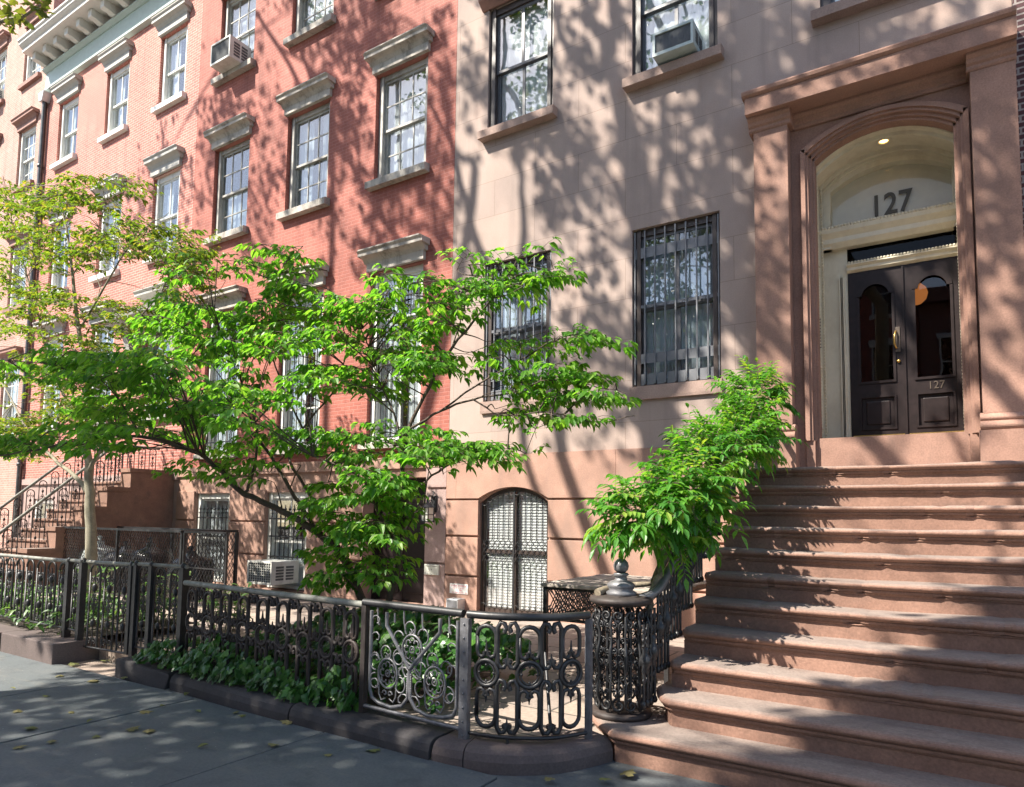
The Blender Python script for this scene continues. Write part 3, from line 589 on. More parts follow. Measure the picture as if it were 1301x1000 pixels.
# stoop
ST = thing('front_stoop', (-.5, -4.7, 0), 'wide flight of eleven worn reddish brown stone steps up to door 127', 'stoop')
SH, STR, SY = .196, .28, -4.68
def step_profile(y, z, back):
    p = [(back, z-SH-.03), (y+.06, z-SH-.03), (y+.06, z-.105), (y+.05, z-.10), (y+.048, z-.085), (y+.03, z-.083), (y+.028, z-.066)]
    p += [(y+.035-.04*math.sin(pi*i/8)**.8 if 0 < i < 8 else y+.035, z-.066+.064*i/8) for i in range(9)]
    return p+[(back, z)]
for k in range(1, 12):
    y, z = SY+(k-1)*STR, k*SH; back = y+STR+.1 if k < 11 else .0
    x0 = -1.76; x1 = .72
    m = MB()
    if k > 2:
        r = random.Random(k); segs = 44; pr = step_profile(y, z, back)
        rows = []
        for i in range(segs+1):
            u = i/segs; dy = (.004*math.sin(u*9+k)+(r.uniform(.004, .022) if r.random() < .10 else r.uniform(-.002, .002))) if 0 < i < segs else 0; dz = (-.012*math.sin(pi*u)**2+.003*math.sin(u*13+k*2)-(r.uniform(.003, .010) if r.random() < .08 else 0)) if 0 < i < segs else 0
            x = x0+(x1-x0)*i/segs
            if i == 0: rows.append([(x, yy+(.03 if yy < y+.05 else 0), zz) for yy, zz in pr]); x = x0+.03
            rows.append([(x, yy+(dy if yy < y+.05 else 0), zz+(dz if zz > z-.02 else 0)) for yy, zz in pr])
        m.strip(rows, True); n = len(pr)
        for rw in (rows[0], rows[-1]): m.add(rw, [tuple(range(n))])
        m.sm = [False]*len(m.sm)
    else:
        pr = step_profile(0, z, 0); prf = pr[1:-1]                    # bottom steps turn back at their left ends
        if k == 1: path = [(-2.42, -4.12), (-2.36, -4.22), (-2.25, -4.40), (-2.08, -4.58), (-1.96, SY), (.72, SY)]
        else: path = [(-1.88, -4.02), (-1.86, -4.10), (-1.80, -4.24), (-1.73, -4.36), (-1.66, SY+STR), (.72, SY+STR)]
        rows = []
        for i, (px, py) in enumerate(path):
            a = Vector(path[max(i-1, 0)]); b = Vector(path[min(i+1, len(path)-1)]); t = (b-a).normalized(); nn = Vector((-t.y, t.x))
            if i == len(path)-1: nn = Vector((0, 1))
            rows.append([(px+nn.x*o, py+nn.y*o, zz) for o, zz in prf])
        m.strip(rows, False, False)
        yb = -3.9 if k == 1 else -3.8; top = [rows[i][-1] for i in range(len(path))]; nt_ = len(top)
        m.add(top+[(p[0], yb, z) for p in top], [(i, i+1, nt_+i+1, nt_+i) for i in range(nt_-1)])
        m.add([rows[-1][j] for j in range(len(prf))]+[(.72, yb, z), (.72, yb, z-SH)], [tuple(range(len(prf)+2))])
        m.add([rows[0][j] for j in range(len(prf))]+[(top[0][0], yb, z), (top[0][0], yb, z-SH)], [tuple(range(len(prf)+2))])
    m.build('step', 'step_stone', ST)
cp = [(-3.95, 0), (-.0, 0), (-.0, 1.958)]+[q for k in range(11, 1, -1) for q in ((SY+(k-1)*STR+.11, (k-1)*SH+SH-.2), (SY+(k-1)*STR+.11, (k-2)*SH+SH-.2))]
q = MB(); q.prism_x([p for p in cp if p[0] > -4.0], -1.74, -1.66); q.build('side_wall', 'step_stone', ST)
MB().prism_x([p for p in cp if p[0] > -4.0], .62, .70).build('side_wall', 'step_stone', ST)
# ------------------------------------------------------------------ red brick house
def cols3(x0): return x0
RX0, RX1 = -14.83, -7.056
RH = thing('red_brick_house', (RX0, 0, 0), 'painted bright red brick row house with weathered grey window hoods in tree shadow', 'house')
RC = (-13.42, -10.88, -8.34); rw = .635
r2 = (7.88, 10.0); r3 = (11.70, 13.7); r1 = (2.95, 6.12); rb = (.16, 2.08)
holes = [(c-rw, c+rw, *s) for c in RC for s in (r2, r3, r1)]+[(c-rw, c+rw, 15.2, 17.0) for c in RC]
bh = [(RC[0]-rw-.1, RC[0]+rw-.1, *rb), (RC[1]-rw-.2, RC[1]+rw-.2, *rb), (-8.95, -7.52, .12, 2.3)]
m = facade(RX0, RX1, 2.62, 18.2, holes, 0, .24); shell(m, RX0, RX1, 0, 18.2, 0); m.build('wall', 'red_brick', RH)
m = facade(RX0, -7.5, 0, 2.62, bh, -.003, .4)
m.box(RX0, RX1, -.05, -.004, 2.46, 2.66)
for a, b, c, d in cells(RX0, -7.5, .0, 2.15, [(h[0]-.001, h[1]+.001, h[2], 2.2) for h in bh]):
    for z0, z1 in ((.0, .80), (.835, 1.47), (1.505, 2.13)):
        if d > z0+.05 and c < z1-.05 and b-a > .2: m.bbox(a+.004, b-.004, -.045, -.004, max(c, z0), min(d, z1), .008)
m.build('base_wall', 'base_stone', RH)
m = MB(); m.box(-7.5, RX1, -.003, .3, 0, 2.46)
for z0, z1 in ((.0, .83), (.87, 2.08), (2.12, 2.45)): m.bbox(-7.495, RX1-.0, -.045, -.004, z0, z1, .008)
m.build('base_pier', 'mauve_stone', RH)
MB().box(RX0+.05, RX1-.05, 1.3, 1.35, .05, 18).build('interior_wall', 'dark_interior', RH)
gs = ('hood_stone', .15, .14); gh = ('hood_stone', 10.01, 10.37, .25)
for i, c in enumerate(RC):
    window(RH, c-rw, c+rw, *r2, fm='grey_paint', cols=3, rows=2, sill=gs, hood=gh, cur=('half', 'pair', 'full')[i], mun=.022, cmat=('curtain_grey', 'curtain_grey', 'curtain')[i])
    window(RH, c-rw, c+rw, *r3, fm='grey_paint', cols=3, rows=2, sill=gs, hood=('hood_stone', 13.7, 14.1, .26), cur='full', mun=.022, open_=.42 if i == 0 else 0)
    window(RH, c-rw, c+rw, 15.2, 17.0, fm='grey_paint', cols=3, rows=2, sill=gs, hood=('hood_stone', 17.0, 17.35, .24), cur='full')
    win = window(RH, c-rw, c+rw, *r1, fm='white_paint', cols=2, rows=2, y=.10, casing=.10, sill=('hood_stone', .12, .12), hood=('hood_stone', 6.14, 6.52, .26), cur='pair', mun=.03)
    bars(win, c-rw+.10, c+rw-.10, 3.05, 5.75, .04, 8, .010, (3.2, 4.45, 5.6), True)
for i, h in enumerate(bh[:2]):
    win = window(RH, h[0], h[1], h[2]+.02, h[3], fm='white_paint', cols=2, rows=1, y=.06, casing=.12, cur='full' if i == 0 else 'half', open_=.4 if i else 0)
    bars(win, h[0]+.12, h[1]-.08, .2 if i == 0 else .75, 1.72, .0, 8, .011, (.45, 1.15, 1.55) if i == 0 else (.8, 1.2, 1.55), True)
# basement door under the stoopless entry
d = MB(); X0, X1 = -8.95, -7.52
d.box(X0, X0+.12, .22, .34, .12, 2.3); d.box(X1-.12, X1, .22, .34, .12, 2.3); d.box(X0+.12, X1-.12, .22, .34, 2.14, 2.3)
for xa, xb in ((X0+.12, -8.24), (-8.23, X1-.12)):
    d.box(xa, xb, .27, .32, .14, 2.135)
    for z0, z1 in ((.28, .72), (.86, 1.5), (1.6, 2.02)): d.bbox(xa+.09, xb-.09, .25, .275, z0, z1, .012)
D = d.build('basement_door', 'door_black', RH)
k = MB(); k.ball((-8.30, .235, 1.08), .032, 10); k.ball((-8.16, .235, 1.08), .032, 10); k.ball((-8.24, .24, 1.30), .03, 8); k.build('door_knob', 'brass', D)

# ------------------------------------------------------------------ pink brick house
PX0, PX1 = -22.75, -14.836
PH = thing('pink_brick_house', (PX0, 0, 0), 'lower pink brick row house topped by a white bracketed cornice', 'house')
PC = (-21.38, -18.66, -16.02); pw = .58
p3 = (11.85, 13.72); p2 = (7.95, 10.0); p1 = (4.0, 6.6); pb = (.2, 2.0)
holes = [(c-pw, c+pw, *s) for c in PC for s in (p3, p2, p1)]+[(PC[0]-pw, PC[0]+pw, *pb), (PC[1]-pw, PC[1]+pw, *pb)]
m = facade(PX0, PX1, 2.5, 15.6, holes[:-2], 0, .2); shell(m, PX0, PX1, 0, 15.6, 0); m.build('wall', 'pink_brick', PH)
m = facade(PX0, PX1, 0, 2.5, holes[-2:], -.004, .2); m.box(PX0, PX1, -.06, -.005, 2.4, 2.56); m.build('base_wall', 'mauve_stone', PH)
MB().box(PX0+.05, PX1-.05, 1.3, 1.35, .05, 15.3).build('interior_wall', 'dark_interior', PH)
for c in PC:
    window(PH, c-pw, c+pw, *p3, fm='white_paint', cols=2, rows=1, y=.08, casing=.12, sill=('white_paint', .15, .12), hood=('hood_grey', 13.75, 14.16, .24), cur='pair', mun=.03, cmat='curtain')
    window(PH, c-pw, c+pw, *p2, fm='white_paint', cols=2, rows=1, y=.08, casing=.12, sill=('white_paint', .15, .12), hood=('hood_grey', 10.03, 10.45, .24), cur='pair', mun=.03)
    window(PH, c-pw, c+pw, *p1, fm='white_paint', cols=2, rows=1, y=.08, casing=.12, sill=('hood_grey', .15, .12), hood=('hood_grey', 6.64, 7.05, .3), cur='pair', mun=.03)
for c in PC[:2]:
    window(PH, c-pw, c+pw, *pb, fm='white_paint', cols=2, rows=1, y=.06, casing=.10, cur='full')
# carved awning-like door hood of the pink house
m = MB(); m.prism_x([(0, 6.05), (-.35, 6.05), (-.5, 6.2), (-.62, 6.3), (-.66, 6.42), (0, 6.6)], -17.3, -14.95)
for x in (-17.1, -15.25): m.prism_x([(0, 5.3), (-.1, 5.3), (-.32, 6.04), (0, 6.04)], x, x+.2)
m.build('door_hood', 'hood_grey', PH)
# cornice
c = MB(); c.box(PX0, PX1, -.10, 0.003, 14.42, 14.90)
c.prism_x([(0, 14.34), (-.13, 14.36), (-.13, 14.42), (0, 14.42)], PX0, PX1)
c.prism_x([(0, 14.90), (-.13, 14.901), (-.17, 14.93), (-.22, 14.96), (-.22, 15.0), (0, 15.0)], PX0-.02, PX1)
CO = c.build('cornice', 'frieze_paint', PH); CO['label'] = 'white and grey green cornice with square brackets'
c = MB(); c.prism_x([(0, 15.26), (-.72, 15.26), (-.72, 15.35), (-.76, 15.38), (-.82, 15.44), (-.82, 15.49), (-.86, 15.53), (-.86, 15.58), (0, 15.7)], PX0-.12, PX1+.0); c.build('crown_moulding', 'cornice_paint', CO)
n = 12
for k in range(n):
    x = PX0+.12+.655*k
    b = MB(); b.prism_x([(0, 15.001), (-.22, 15.001), (-.28, 14.99), (-.40, 15.03), (-.50, 15.03), (-.54, 15.05), (-.54, 15.258), (0, 15.258)], x, x+.19); b.build('bracket', 'cornice_paint', CO)
m = MB(); m.tube([(PX0+.02, -.10, .2), (PX0+.02, -.10, 14.0)], .065, 10)
for z in (3, 6, 9, 12): m.lathe([(.066, -.05), (.085, -.04), (.085, .04), (.066, .05)], (PX0+.02, -.1, z), 10)
D = m.build('downpipe', 'pipe_metal', PH)
MB().prism_y([(PX0-.07, 14.0), (PX0+.11, 14.0), (PX0+.2, 14.28), (PX0-.16, 14.28)], -.22, -.0).build('rain_hopper', 'pipe_light', D)
MB().box(PX1-1.6, PX1-.5, 2.5, 4.2, 15.6, 17.9).build('chimney', 'hood_grey', PH)

# stoop of the pink house, seen from the side
S2 = thing('side_stoop', (-16.1, -3.3, 0), 'brown stone stoop with iron railings climbing to the pink house at left', 'stoop')
n2, h2, t2, y2 = 11, .212, .235, -3.35
for k in range(n2):
    y, z = y2+k*t2, (k+1)*h2; m = MB()
    m.box(-17.2, -15.45, y+.03, (y+t2+.06) if k < n2-1 else 0, z-h2+.002, z-.06)
    m.prism_x([((y+t2+.05) if k < n2-1 else 0, z-.06), (y+.02, z-.06), (y-.005, z-.045), (y-.005, z-.015), (y+.01, z), ((y+t2+.05) if k < n2-1 else 0, z)], -17.22, -15.43)
    m.build('step', 'step_stone', S2)
m = MB()
for k in range(0, n2, 2):
    y, z = y2+k*t2, (k+2)*h2+.06; ye = y+2*t2+(.0 if k < n2-1 else .6); ye = min(ye, -.002)
    m.box(-15.428, -15.02, y, ye, 0, z-.085); m.box(-15.43, -14.99, y-.03, ye, z-.084, z)
m.build('side_wall', 'step_stone', S2)
def arched_bar(m, P, D, wd, z0, z1, rr=.011, rich=True):       # one arched pair of bars with cast ornament; P base point, D unit run vector
    P = Vector(P); D = Vector(D); U = Vector((0, 0, 1))
    q = lambda x, z: P+D*x+U*z
    top = z1-wd/2
    m.tube([q(-wd/2, z0), q(-wd/2, top)]+[q(a, b) for a, b in arc(0, top, wd/2, pi, 0, 8)]+[q(wd/2, z0)], rr, 5)
    H_ = z1-z0
    for zc in (z0+.10*H_, z1-wd*.9):
        for s in (-1, 1): m.tube([q(s*a, b) for a, b in spiral(wd*.22, zc, wd*.20, -pi/2, 1.1, 9)], rr*.6, 4)
    m.tube([q(0, z0+.02), q(0, z1-wd*.4)], rr*.6, 4)
    zc = (z0+z1)/2+.05*H_
    for a in range(4):
        an = a*pi/2; m.tube([q(math.cos(b)*wd*.16+math.cos(an)*wd*.17, zc+math.sin(b)*wd*.24+math.sin(an)*wd*.27) for b in [2*pi*i/8 for i in range(9)]], rr*.5, 4)
    for zz in (z0+.3*H_, z0+.72*H_): m.ball(q(0, zz), wd*.16, 6, 1.6)
for sx, lab in ((-15.62, 'near'), (-17.1, 'far')):
    rl = thing('stair_railing', (sx, -3.3, .2), 'iron railing with pale handrail on the %s side of the brown stoop at left' % ('right' if lab == 'near' else 'left'), 'railing', 'railings of the stoop at left')
    m = MB(); m.tube([(sx, -3.55, .95), (sx, -3.3, 1.06), (sx, -1.05, 3.14), (sx, -.05, 3.14)], .032, 8); m.build('handrail', 'rail_worn', rl)
    for k in range(n2-1):
        y, z = y2+(k+.5)*t2, (k+1)*h2; b = MB(); arched_bar(b, (sx, y, z), (0, 1, 0), .15, .0, min(.86+.0, .84), .011); b.build('baluster', 'iron_rust', rl)
    for k in range(4):
        b = MB(); arched_bar(b, (sx, -.95+k*.25, n2*h2), (0, 1, 0), .15, 0, .8, .011); b.build('baluster', 'iron_rust', rl)
    b = MB(); b.box(sx-.2, sx+.2, -3.72, -3.40, .2, .24); b.box(sx-.2, sx+.2, -3.72, -3.4, 1.0, 1.05)
    for dx in (-.19, .17): 
        for dy in (-3.71, -3.43): b.box(sx+dx, sx+dx+.02, dy, dy+.02, .24, 1.0)
    for dx in (-.09, .09): arched_bar(b, (sx+dx, -3.71, .24), (1, 0, 0), .14, 0, .74, .010)
    for dy in (-3.63, -3.49): arched_bar(b, (sx+.2, dy, .24), (0, 1, 0), .13, 0, .74, .010)
    b.build('newel_post', 'iron_black', rl)

# ------------------------------------------------------------------ tan house at far left, dark brick house at right, houses over the road
FX0, FX1 = -31.0, -22.76
FH = thing('tan_brick_house', (FX0, 0, 0), 'pale tan brick row house at far left with brown window hoods', 'house')
FC = (-29.0, -26.55, -23.98); fw = .6; lev = ((15.2, 17.15), (11.75, 13.65), (7.9, 9.9), (3.6, 6.2))
holes = [(c-fw, c+fw, *s) for c in FC for s in lev]
m = facade(FX0, FX1, 0, 19.5, holes, -.02, .22); shell(m, FX0, FX1, 0, 19.5, -.02); m.build('wall', 'tan_brick', FH)
MB().box(FX0+.05, FX1-.05, 1.3, 1.35, .05, 19.4).build('interior_wall', 'dark_interior', FH)
for c in FC:
    for j, s in enumerate(lev): window(FH, c-fw, c+fw, *s, fm='white_paint', cols=3, rows=2, y=.06, sill=('hood_brown', .14, .12), hood=('hood_brown', s[1], s[1]+.36, .24), cur='full', mun=.022)
EX0, EX1 = .745, 8.4
EH = thing('dark_brick_house', (EX1, 0, 0), 'dark brick house with thick pale mortar at the right edge', 'house')
ec = (2.1, 4.5, 7.0); lev = ((3.2, 5.6), (7.6, 9.7), (11.5, 13.5)); holes = [(c-.6, c+.6, *s) for c in ec for s in lev]
m = facade(EX0, EX1, 0, 16, holes, -.05, .2); shell(m, EX0, EX1, 0, 16, -.05); m.build('wall', 'dark_brick', EH)
MB().box(EX0+.05, EX1-.05, 1.3, 1.35, .05, 15.9).build('interior_wall', 'dark_interior', EH)
for c in ec:
    for s in lev: window(EH, c-.6, c+.6, *s, fm='white_paint', cols=2, rows=1, y=.03, sill=('hood_brown', .14, .12), cur='full')
def opposite(x0, x1, ht, mat, label):
    o = thing('opposite_house', ((x0+x1)/2, -25, 0), label, 'house'); Y0 = -24.5; m = MB(); m.box(x0, x1, Y0-8, Y0, 0, ht); m.box(x0, x1, Y0+.001, Y0+.5, ht-.6, ht); m.build('wall', mat, o)
    n = 3
    for i in range(n):
        c = x0+(x1-x0)*(i+.5)/n
        for z in (1.2, 4.4, 7.8, 11.2):
            if z+2.2 > ht: continue
            f = MB(); f.box(c-.6, c-.52, Y0+.001, Y0+.06, z, z+2); f.box(c+.52, c+.6, Y0+.001, Y0+.06, z, z+2); f.box(c-.7, c+.7, Y0+.001, Y0+.12, z-.15, z-.001); f.box(c-.7, c+.7, Y0+.001, Y0+.15, z+2.001, z+2.25); f.box(c-.52, c+.52, Y0+.001, Y0+.05, z+.97, z+1.03)
            w_ = f.build('window', 'white_paint', o); MB().box(c-.52, c+.52, Y0+.001, Y0+.02, z, z+2).build('pane', 'door_glass', w_)
opposite(-16, -8.5, 12.5, 'brown_brick', 'brown brick house across the road behind the viewer at left')
opposite(-8.45, -1, 13.5, 'red_brick', 'red brick house directly across the road behind the viewer')
opposite(-24, -16.05, 13.0, 'red_brick', 'red brick house across the road beyond the brown one at left')
opposite(-32, -24.05, 12.5, 'brown_brick', 'brown brick house across the road far to the left')
opposite(-40, -32.05, 13.5, 'red_brick', 'red brick house across the road farthest to the left')
opposite(-.95, 7, 12.0, 'brown_brick', 'brown brick house across the road behind the viewer at right')

# ------------------------------------------------------------------ air conditioners, lantern, signs
def ac(x0, x1, y0, y1, z0, z1, label, mat='ac_white', grid=False, brk=False):
    o = thing('air_conditioner', ((x0+x1)/2, y1, z0), label, 'air conditioner', 'window air conditioners')
    m = MB(); t = .035; m.bbox(x0, x1, y0+.03, y1, z0, z1, .012)
    m.box(x0, x0+t, y0, y0+.03, z0, z1); m.box(x1-t, x1, y0, y0+.03, z0, z1); m.box(x0+t, x1-t, y0, y0+.03, z1-t, z1); m.box(x0+t, x1-t, y0, y0+.03, z0, z0+t*1.3)
    m.build('body', mat, o); g = MB()
    if grid:
        n = 10
        for i in range(1, n): xx = x0+t+(x1-x0-2*t)*i/n; g.box(xx-.004, xx+.004, y0+.006, y0+.014, z0+t, z1-t)
        for i in range(1, 8): zz = z0+t+(z1-z0-2*t)*i/8; g.box(x0+t, x1-t, y0+.0145, y0+.022, zz-.004, zz+.004)
        g.build('wire_guard', mat, o); g = MB()
    g.box(x0+t, x1-t, y0+.024, y0+.0295, z0+t*1.3, z1-t)
    for i in range(26):
        xx = x0+t+(x1-x0-2*t)*(i+.5)/26; g.box(xx-.003, xx+.003, y0+.018, y0+.0238, z0+t*1.3, z1-t)
    g.build('grille', 'ac_grille', o); v = MB()
    for s, xx in ((1, x1),):
        for i in range(2):
            ya = y0+.10+i*(y1-y0)*.36; yb = ya+(y1-y0)*.28; zz = z0+.08
            for j in range(5): z_ = zz+(z1-z0-.16)*j/5; v.box(xx, xx+s*.004, ya, yb, z_, z_+(z1-z0-.16)/5*.72)
    v.build('side_vent', 'ac_grille', o)
    if brk:
        b = MB(); 
        for xx in (x0+.1, x1-.13): b.prism_x([(y0+.15, z0-.002), (y1, z0-.30), (y1, z0-.26), (y0+.2, z0-.002)], xx, xx+.03)
        b.build('bracket', 'ac_white', o)
    return o
ac(-13.72, -13.02, -.44, .10, 11.66, 12.16, 'pale window air conditioner jutting out above the sill near the top of the red house')
ac(-3.33, -2.75, -.32, .12, 8.085, 8.43, 'greenish air conditioner resting on the brownstone sill above the barred window', 'ac_teal')
ac(-11.50, -10.78, -.55, .10, .30, .74, 'white air conditioner with wire guard sitting low at the red house basement window', 'ac_white', True)
ac(-26.9, -26.2, -.42, .10, 15.25, 15.7, 'brownish air conditioner in the far left upper window of the tan house')
for n_ in range(1):
    LM = thing('wall_lantern', (-7.3, -.05, 1.6), 'small dark wall lantern with frosted panes on the mauve pier beside the basement door', 'lantern')
    m = MB(); cx, cy = -7.3, -.22
    m.bbox(-7.36, -7.24, -.075, -.046, 1.70, 1.98, .01)
    m.tube([(-7.3, -.07, 1.92), (-7.3, -.12, 1.97), (-7.3, -.19, 1.97), (cx, cy, 1.90)], .016, 6); m.tube([(-7.3+px*.0, -.10-px, 1.86+pz) for px, pz in spiral(.04, 0, .05, 0, 1.2, 10)], .009, 5)
    m.tube([(-7.3, -.1, 1.97), (-7.26, -.1, 2.03), (-7.30, -.09, 2.05)], .01, 5)
    m.lathe([(.13, 1.775), (.125, 1.79), (.03, 1.86), (.02, 1.9)], (cx, cy, 0), 4, False); m.lathe([(.001, 1.774), (.13, 1.775)], (cx, cy, 0), 4, False)
    for a in (-.075, .075):
        for b in (-.075, .075): m.box(cx+a-.008, cx+a+.008, cy+b-.008, cy+b+.008, 1.55, 1.775)
    m.box(cx-.085, cx+.085, cy-.085, cy+.085, 1.53, 1.55)
    for a in (-.077, .077):
        m.box(cx+a-.004, cx+a+.004, cy-.067, cy+.067, 1.655, 1.665); m.box(cx-.067, cx+.067, cy+a-.004, cy+a+.004, 1.655, 1.665); m.box(cx-.006, cx+.006, cy+a-.005, cy+a+.005, 1.55, 1.775)
    m.build('lantern_body', 'iron_black', LM)
    MB().box(cx-.07, cx+.07, cy-.07, cy+.07, 1.552, 1.772).build('lantern_glass', 'sign_cream', LM)
# stone ledge under the lantern
s = MB(); s.bbox(-6.93, -6.56, -.062, -.0505, .385, .545, .004)
SG = s.build('notice_sign', 'sign_white'); tag(SG, 'small white notice with rows of red lettering on the brown basement wall', 'sign')
t = MB(); r = random.Random(5)
for j, (z, a, b) in enumerate(((.512, -6.90, -6.60), (.475, -6.86, -6.64), (.440, -6.76, -6.68), (.405, -6.89, -6.59))):
    x = a
    while x < b:
        l = r.uniform(.010, .016)
        if r.random() < .82: t.box(x, x+.003, -.0650, -.0622, z-.011, z+.011); t.box(x+.0031, x+l*.75, -.0650, -.0622, z+r.choice((-.011, -.002, .006)), z+r.choice((-.005, .004, .011)))
        x += l+.003
t.build('lettering', 'sign_red', SG)
pl_ = MB(); pl_.bbox(-7.47, -7.16, -.075, -.046, .66, .83, .006); PLT = pl_.build('mail_plate', 'sign_cream'); tag(PLT, 'cream metal letter plate below the wall lantern', 'plate')
b = MB(); b.box(-7.315, -7.305, -.079, -.0752, .735, .76); b.box(-7.44, -7.19, -.078, -.0752, .80, .805); b.build('keyhole', 'iron_black', PLT)
u = MB(); u.bbox(-6.85, -6.62, -.25, -.051, .12, .32, .01); UB = u.build('utility_box', 'pipe_light'); tag(UB, 'small grey metal box at the foot of the brownstone wall under the notice', 'box')
MB().box(-6.83, -6.64, -.256, -.2505, .14, .30).build('lid', 'bar_grey', UB)
# ------------------------------------------------------------------ kerb stones round the gardens
def sweep(path, prof, cap=True):                        # prof: (outward offset, z); outward is to the right of travel
    m = MB(); rows = []
    for i, p in enumerate(path):
        a = Vector(path[max(i-1, 0)]); b = Vector(path[min(i+1, len(path)-1)]); t = (b-a).normalized(); n = Vector((t.y, -t.x))
        rows.append([(p[0]+n.x*o, p[1]+n.y*o, z) for o, z in prof])
    m.strip(rows, True, False); k = len(prof)
    m.add(rows[0], [tuple(range(k))[::-1]]); m.add(rows[-1], [tuple(range(k))]); return m
def smoothpath(pts, n=6):
    out = []; P = [Vector(p) for p in pts]; P = [P[0]*2-P[1]]+P+[P[-1]*2-P[-2]]
    for i in range(1, len(P)-2):
        for k in range(n):
            t = k/n; a, b, c, d = P[i-1:i+3]
            out.append(.5*((2*b)+(c-a)*t+(2*a-5*b+4*c-d)*t*t+(3*b-a-3*c+d)*t**3))
    return out+[P[-2]]
kprof = [(-.28, -.1), (.0, -.1), (.005, .05), (-.01, .095), (-.035, .118), (-.07, .128), (-.28, .132)]
kp = [(-6.18, -5.25), (-5.2, -5.30), (-4.4, -5.33), (-3.7, -5.345), (-2.95, -5.36), (-2.7, -5.34), (-2.42, -5.24), (-2.18, -5.04), (-2.04, -4.78), (-1.98, -4.62)]
KB = thing('garden_kerb', (-4, -5.3, 0), 'low dark rounded kerb of worn stones curving round the garden railing to the steps', 'kerb')
for a, b, q in ((0, 2, 0), (2, 4, .01), (4, 5.02, 0), (5, 9, .004)):
    pp = smoothpath(kp, 6); i0, i1 = int(a*6), int(b*6); seg = pp[i0:i1+1]
    seg[0] = seg[0]+(seg[1]-seg[0])*.12; seg[-1] = seg[-1]+(seg[-2]-seg[-1])*.12
    sweep([tuple(s) for s in seg], [(o+q, z+q*.5) for o, z in kprof]).build('kerb_stone', 'kerb_stone' if a < 4 else 'planter_stone', KB)
b = MB(); b.bbox(-7.07, -6.22, -5.29, -4.85, -.1, .165, .025)
for v in range(len(b.v)):
    x, y, z = b.v[v]
    if x > -6.5 and z > 0: b.v[v] = (x+.06*math.sin(y*40), y+.03, z-.05*(x+6.5)/.28)
tag(b.build('stone_block', 'kerb_stone'), 'broken dark stone block under the gate posts at the end of the ivy bed', 'stone block')
b = MB(); b.bbox(-9.3, -8.05, -5.43, -4.9, -.1, .215, .012); 
PW = thing('planter_wall', (-10, -5.4, 0), 'brown stone planter edge below the arched fence at far left', 'planter')
b.build('end_block', 'planter_stone', PW)
for i, x in enumerate((-10.9, -12.5, -14.1, -15.7, -17.3)): MB().bbox(x, x+1.59, -5.45+.004*i, -5.16, -.1, .215, .012).build('edge_stone', 'planter_stone', PW)

# ------------------------------------------------------------------ cast iron fences
def line(a, b):
    a = Vector((*a, 0)); b = Vector((*b, 0)); L = (b-a).length; d = (b-a)/L
    return (lambda s, z, off=0: a+d*s+Vector((d.y, -d.x, 0))*off+Vector((0, 0, z))), L
def curve(pts):
    P = smoothpath(pts, 10); cum = [0]
    for i in range(len(P)-1): cum.append(cum[-1]+(P[i+1]-P[i]).length)
    def q(s, z, off=0):
        s = min(max(s, 0), cum[-1]); i = max(j for j in range(len(cum)-1) if cum[j] <= s+1e-9); t = (s-cum[i])/(cum[i+1]-cum[i]); p = P[i].lerp(P[i+1], t); d = (P[i+1]-P[i]).normalized()
        return Vector((p.x+d.y*off, p.y-d.x*off, z))
    return q, cum[-1]
def T(m, q, pts, r, n=6, off=0, flat=None): m.tube([q(s, z, off) for s, z in pts], r, n, flat=flat)
def curlL(s, z, r, sgn, up):                            # little volute used at the ends of the cast bars
    return spiral(s, z, r, pi if sgn > 0 else 0, (.72 if up else -.72)*sgn, 9, .35)
def narrow_bay(m, q, c, P, z0, z1, r=.0155):
    h = z1-z0; a = .235*P; zc = z0+.53*h; cr = .115*h
    T(m, q, [(c+1.2*a*math.cos(t), zc+cr*math.sin(t)) for t in [2*pi*i/16 for i in range(17)]], r)
    T(m, q, [(c+.85*a*math.cos(t), zc+.78*cr*math.sin(t)) for t in [2*pi*i/16 for i in range(17)]], r*.5, 4)
    for t in range(4): m.ball(q(c+.75*a*math.cos(t*pi/2), zc+.62*cr*math.sin(t*pi/2)), .010, 6)
    zb = zc+cr+.02*h; zt = z1-.045*h-a
    T(m, q, [(c-.25*a, zb+.06*h), (c-.15*a, zb+.03*h), (c-.45*a, zb+.005*h), (c-.85*a, zb+.02*h), (c-a, zb+.07*h), (c-a, zt)]+arc(c, zt, a, pi, 0, 8)+[(c+a, zb+.07*h), (c+.85*a, zb+.02*h), (c+.45*a, zb+.005*h), (c+.15*a, zb+.03*h), (c+.25*a, zb+.06*h)], r)
    m.ball(q(c, zb+.06*h), .016, 6); m.tube([q(c, zb+.07*h), q(c, zb+.16*h)], [.011, .004], 6)
    zl = zc-cr-.02*h; zd = z0+.05*h+a
    T(m, q, [(c-.25*a, zl-.07*h), (c-.12*a, zl-.03*h), (c-.45*a, zl-.005*h), (c-.85*a, zl-.02*h), (c-a, zl-.07*h), (c-a, zd)]+arc(c, zd, a, pi, 2*pi, 8)+[(c+a, zl-.07*h), (c+.85*a, zl-.02*h), (c+.45*a, zl-.005*h), (c+.12*a, zl-.03*h), (c+.25*a, zl-.07*h)], r)
    m.ball(q(c, zl-.07*h), .014, 6); m.tube([q(c, zl-.07*h), q(c, zl-.13*h)], [.011, .003], 6)
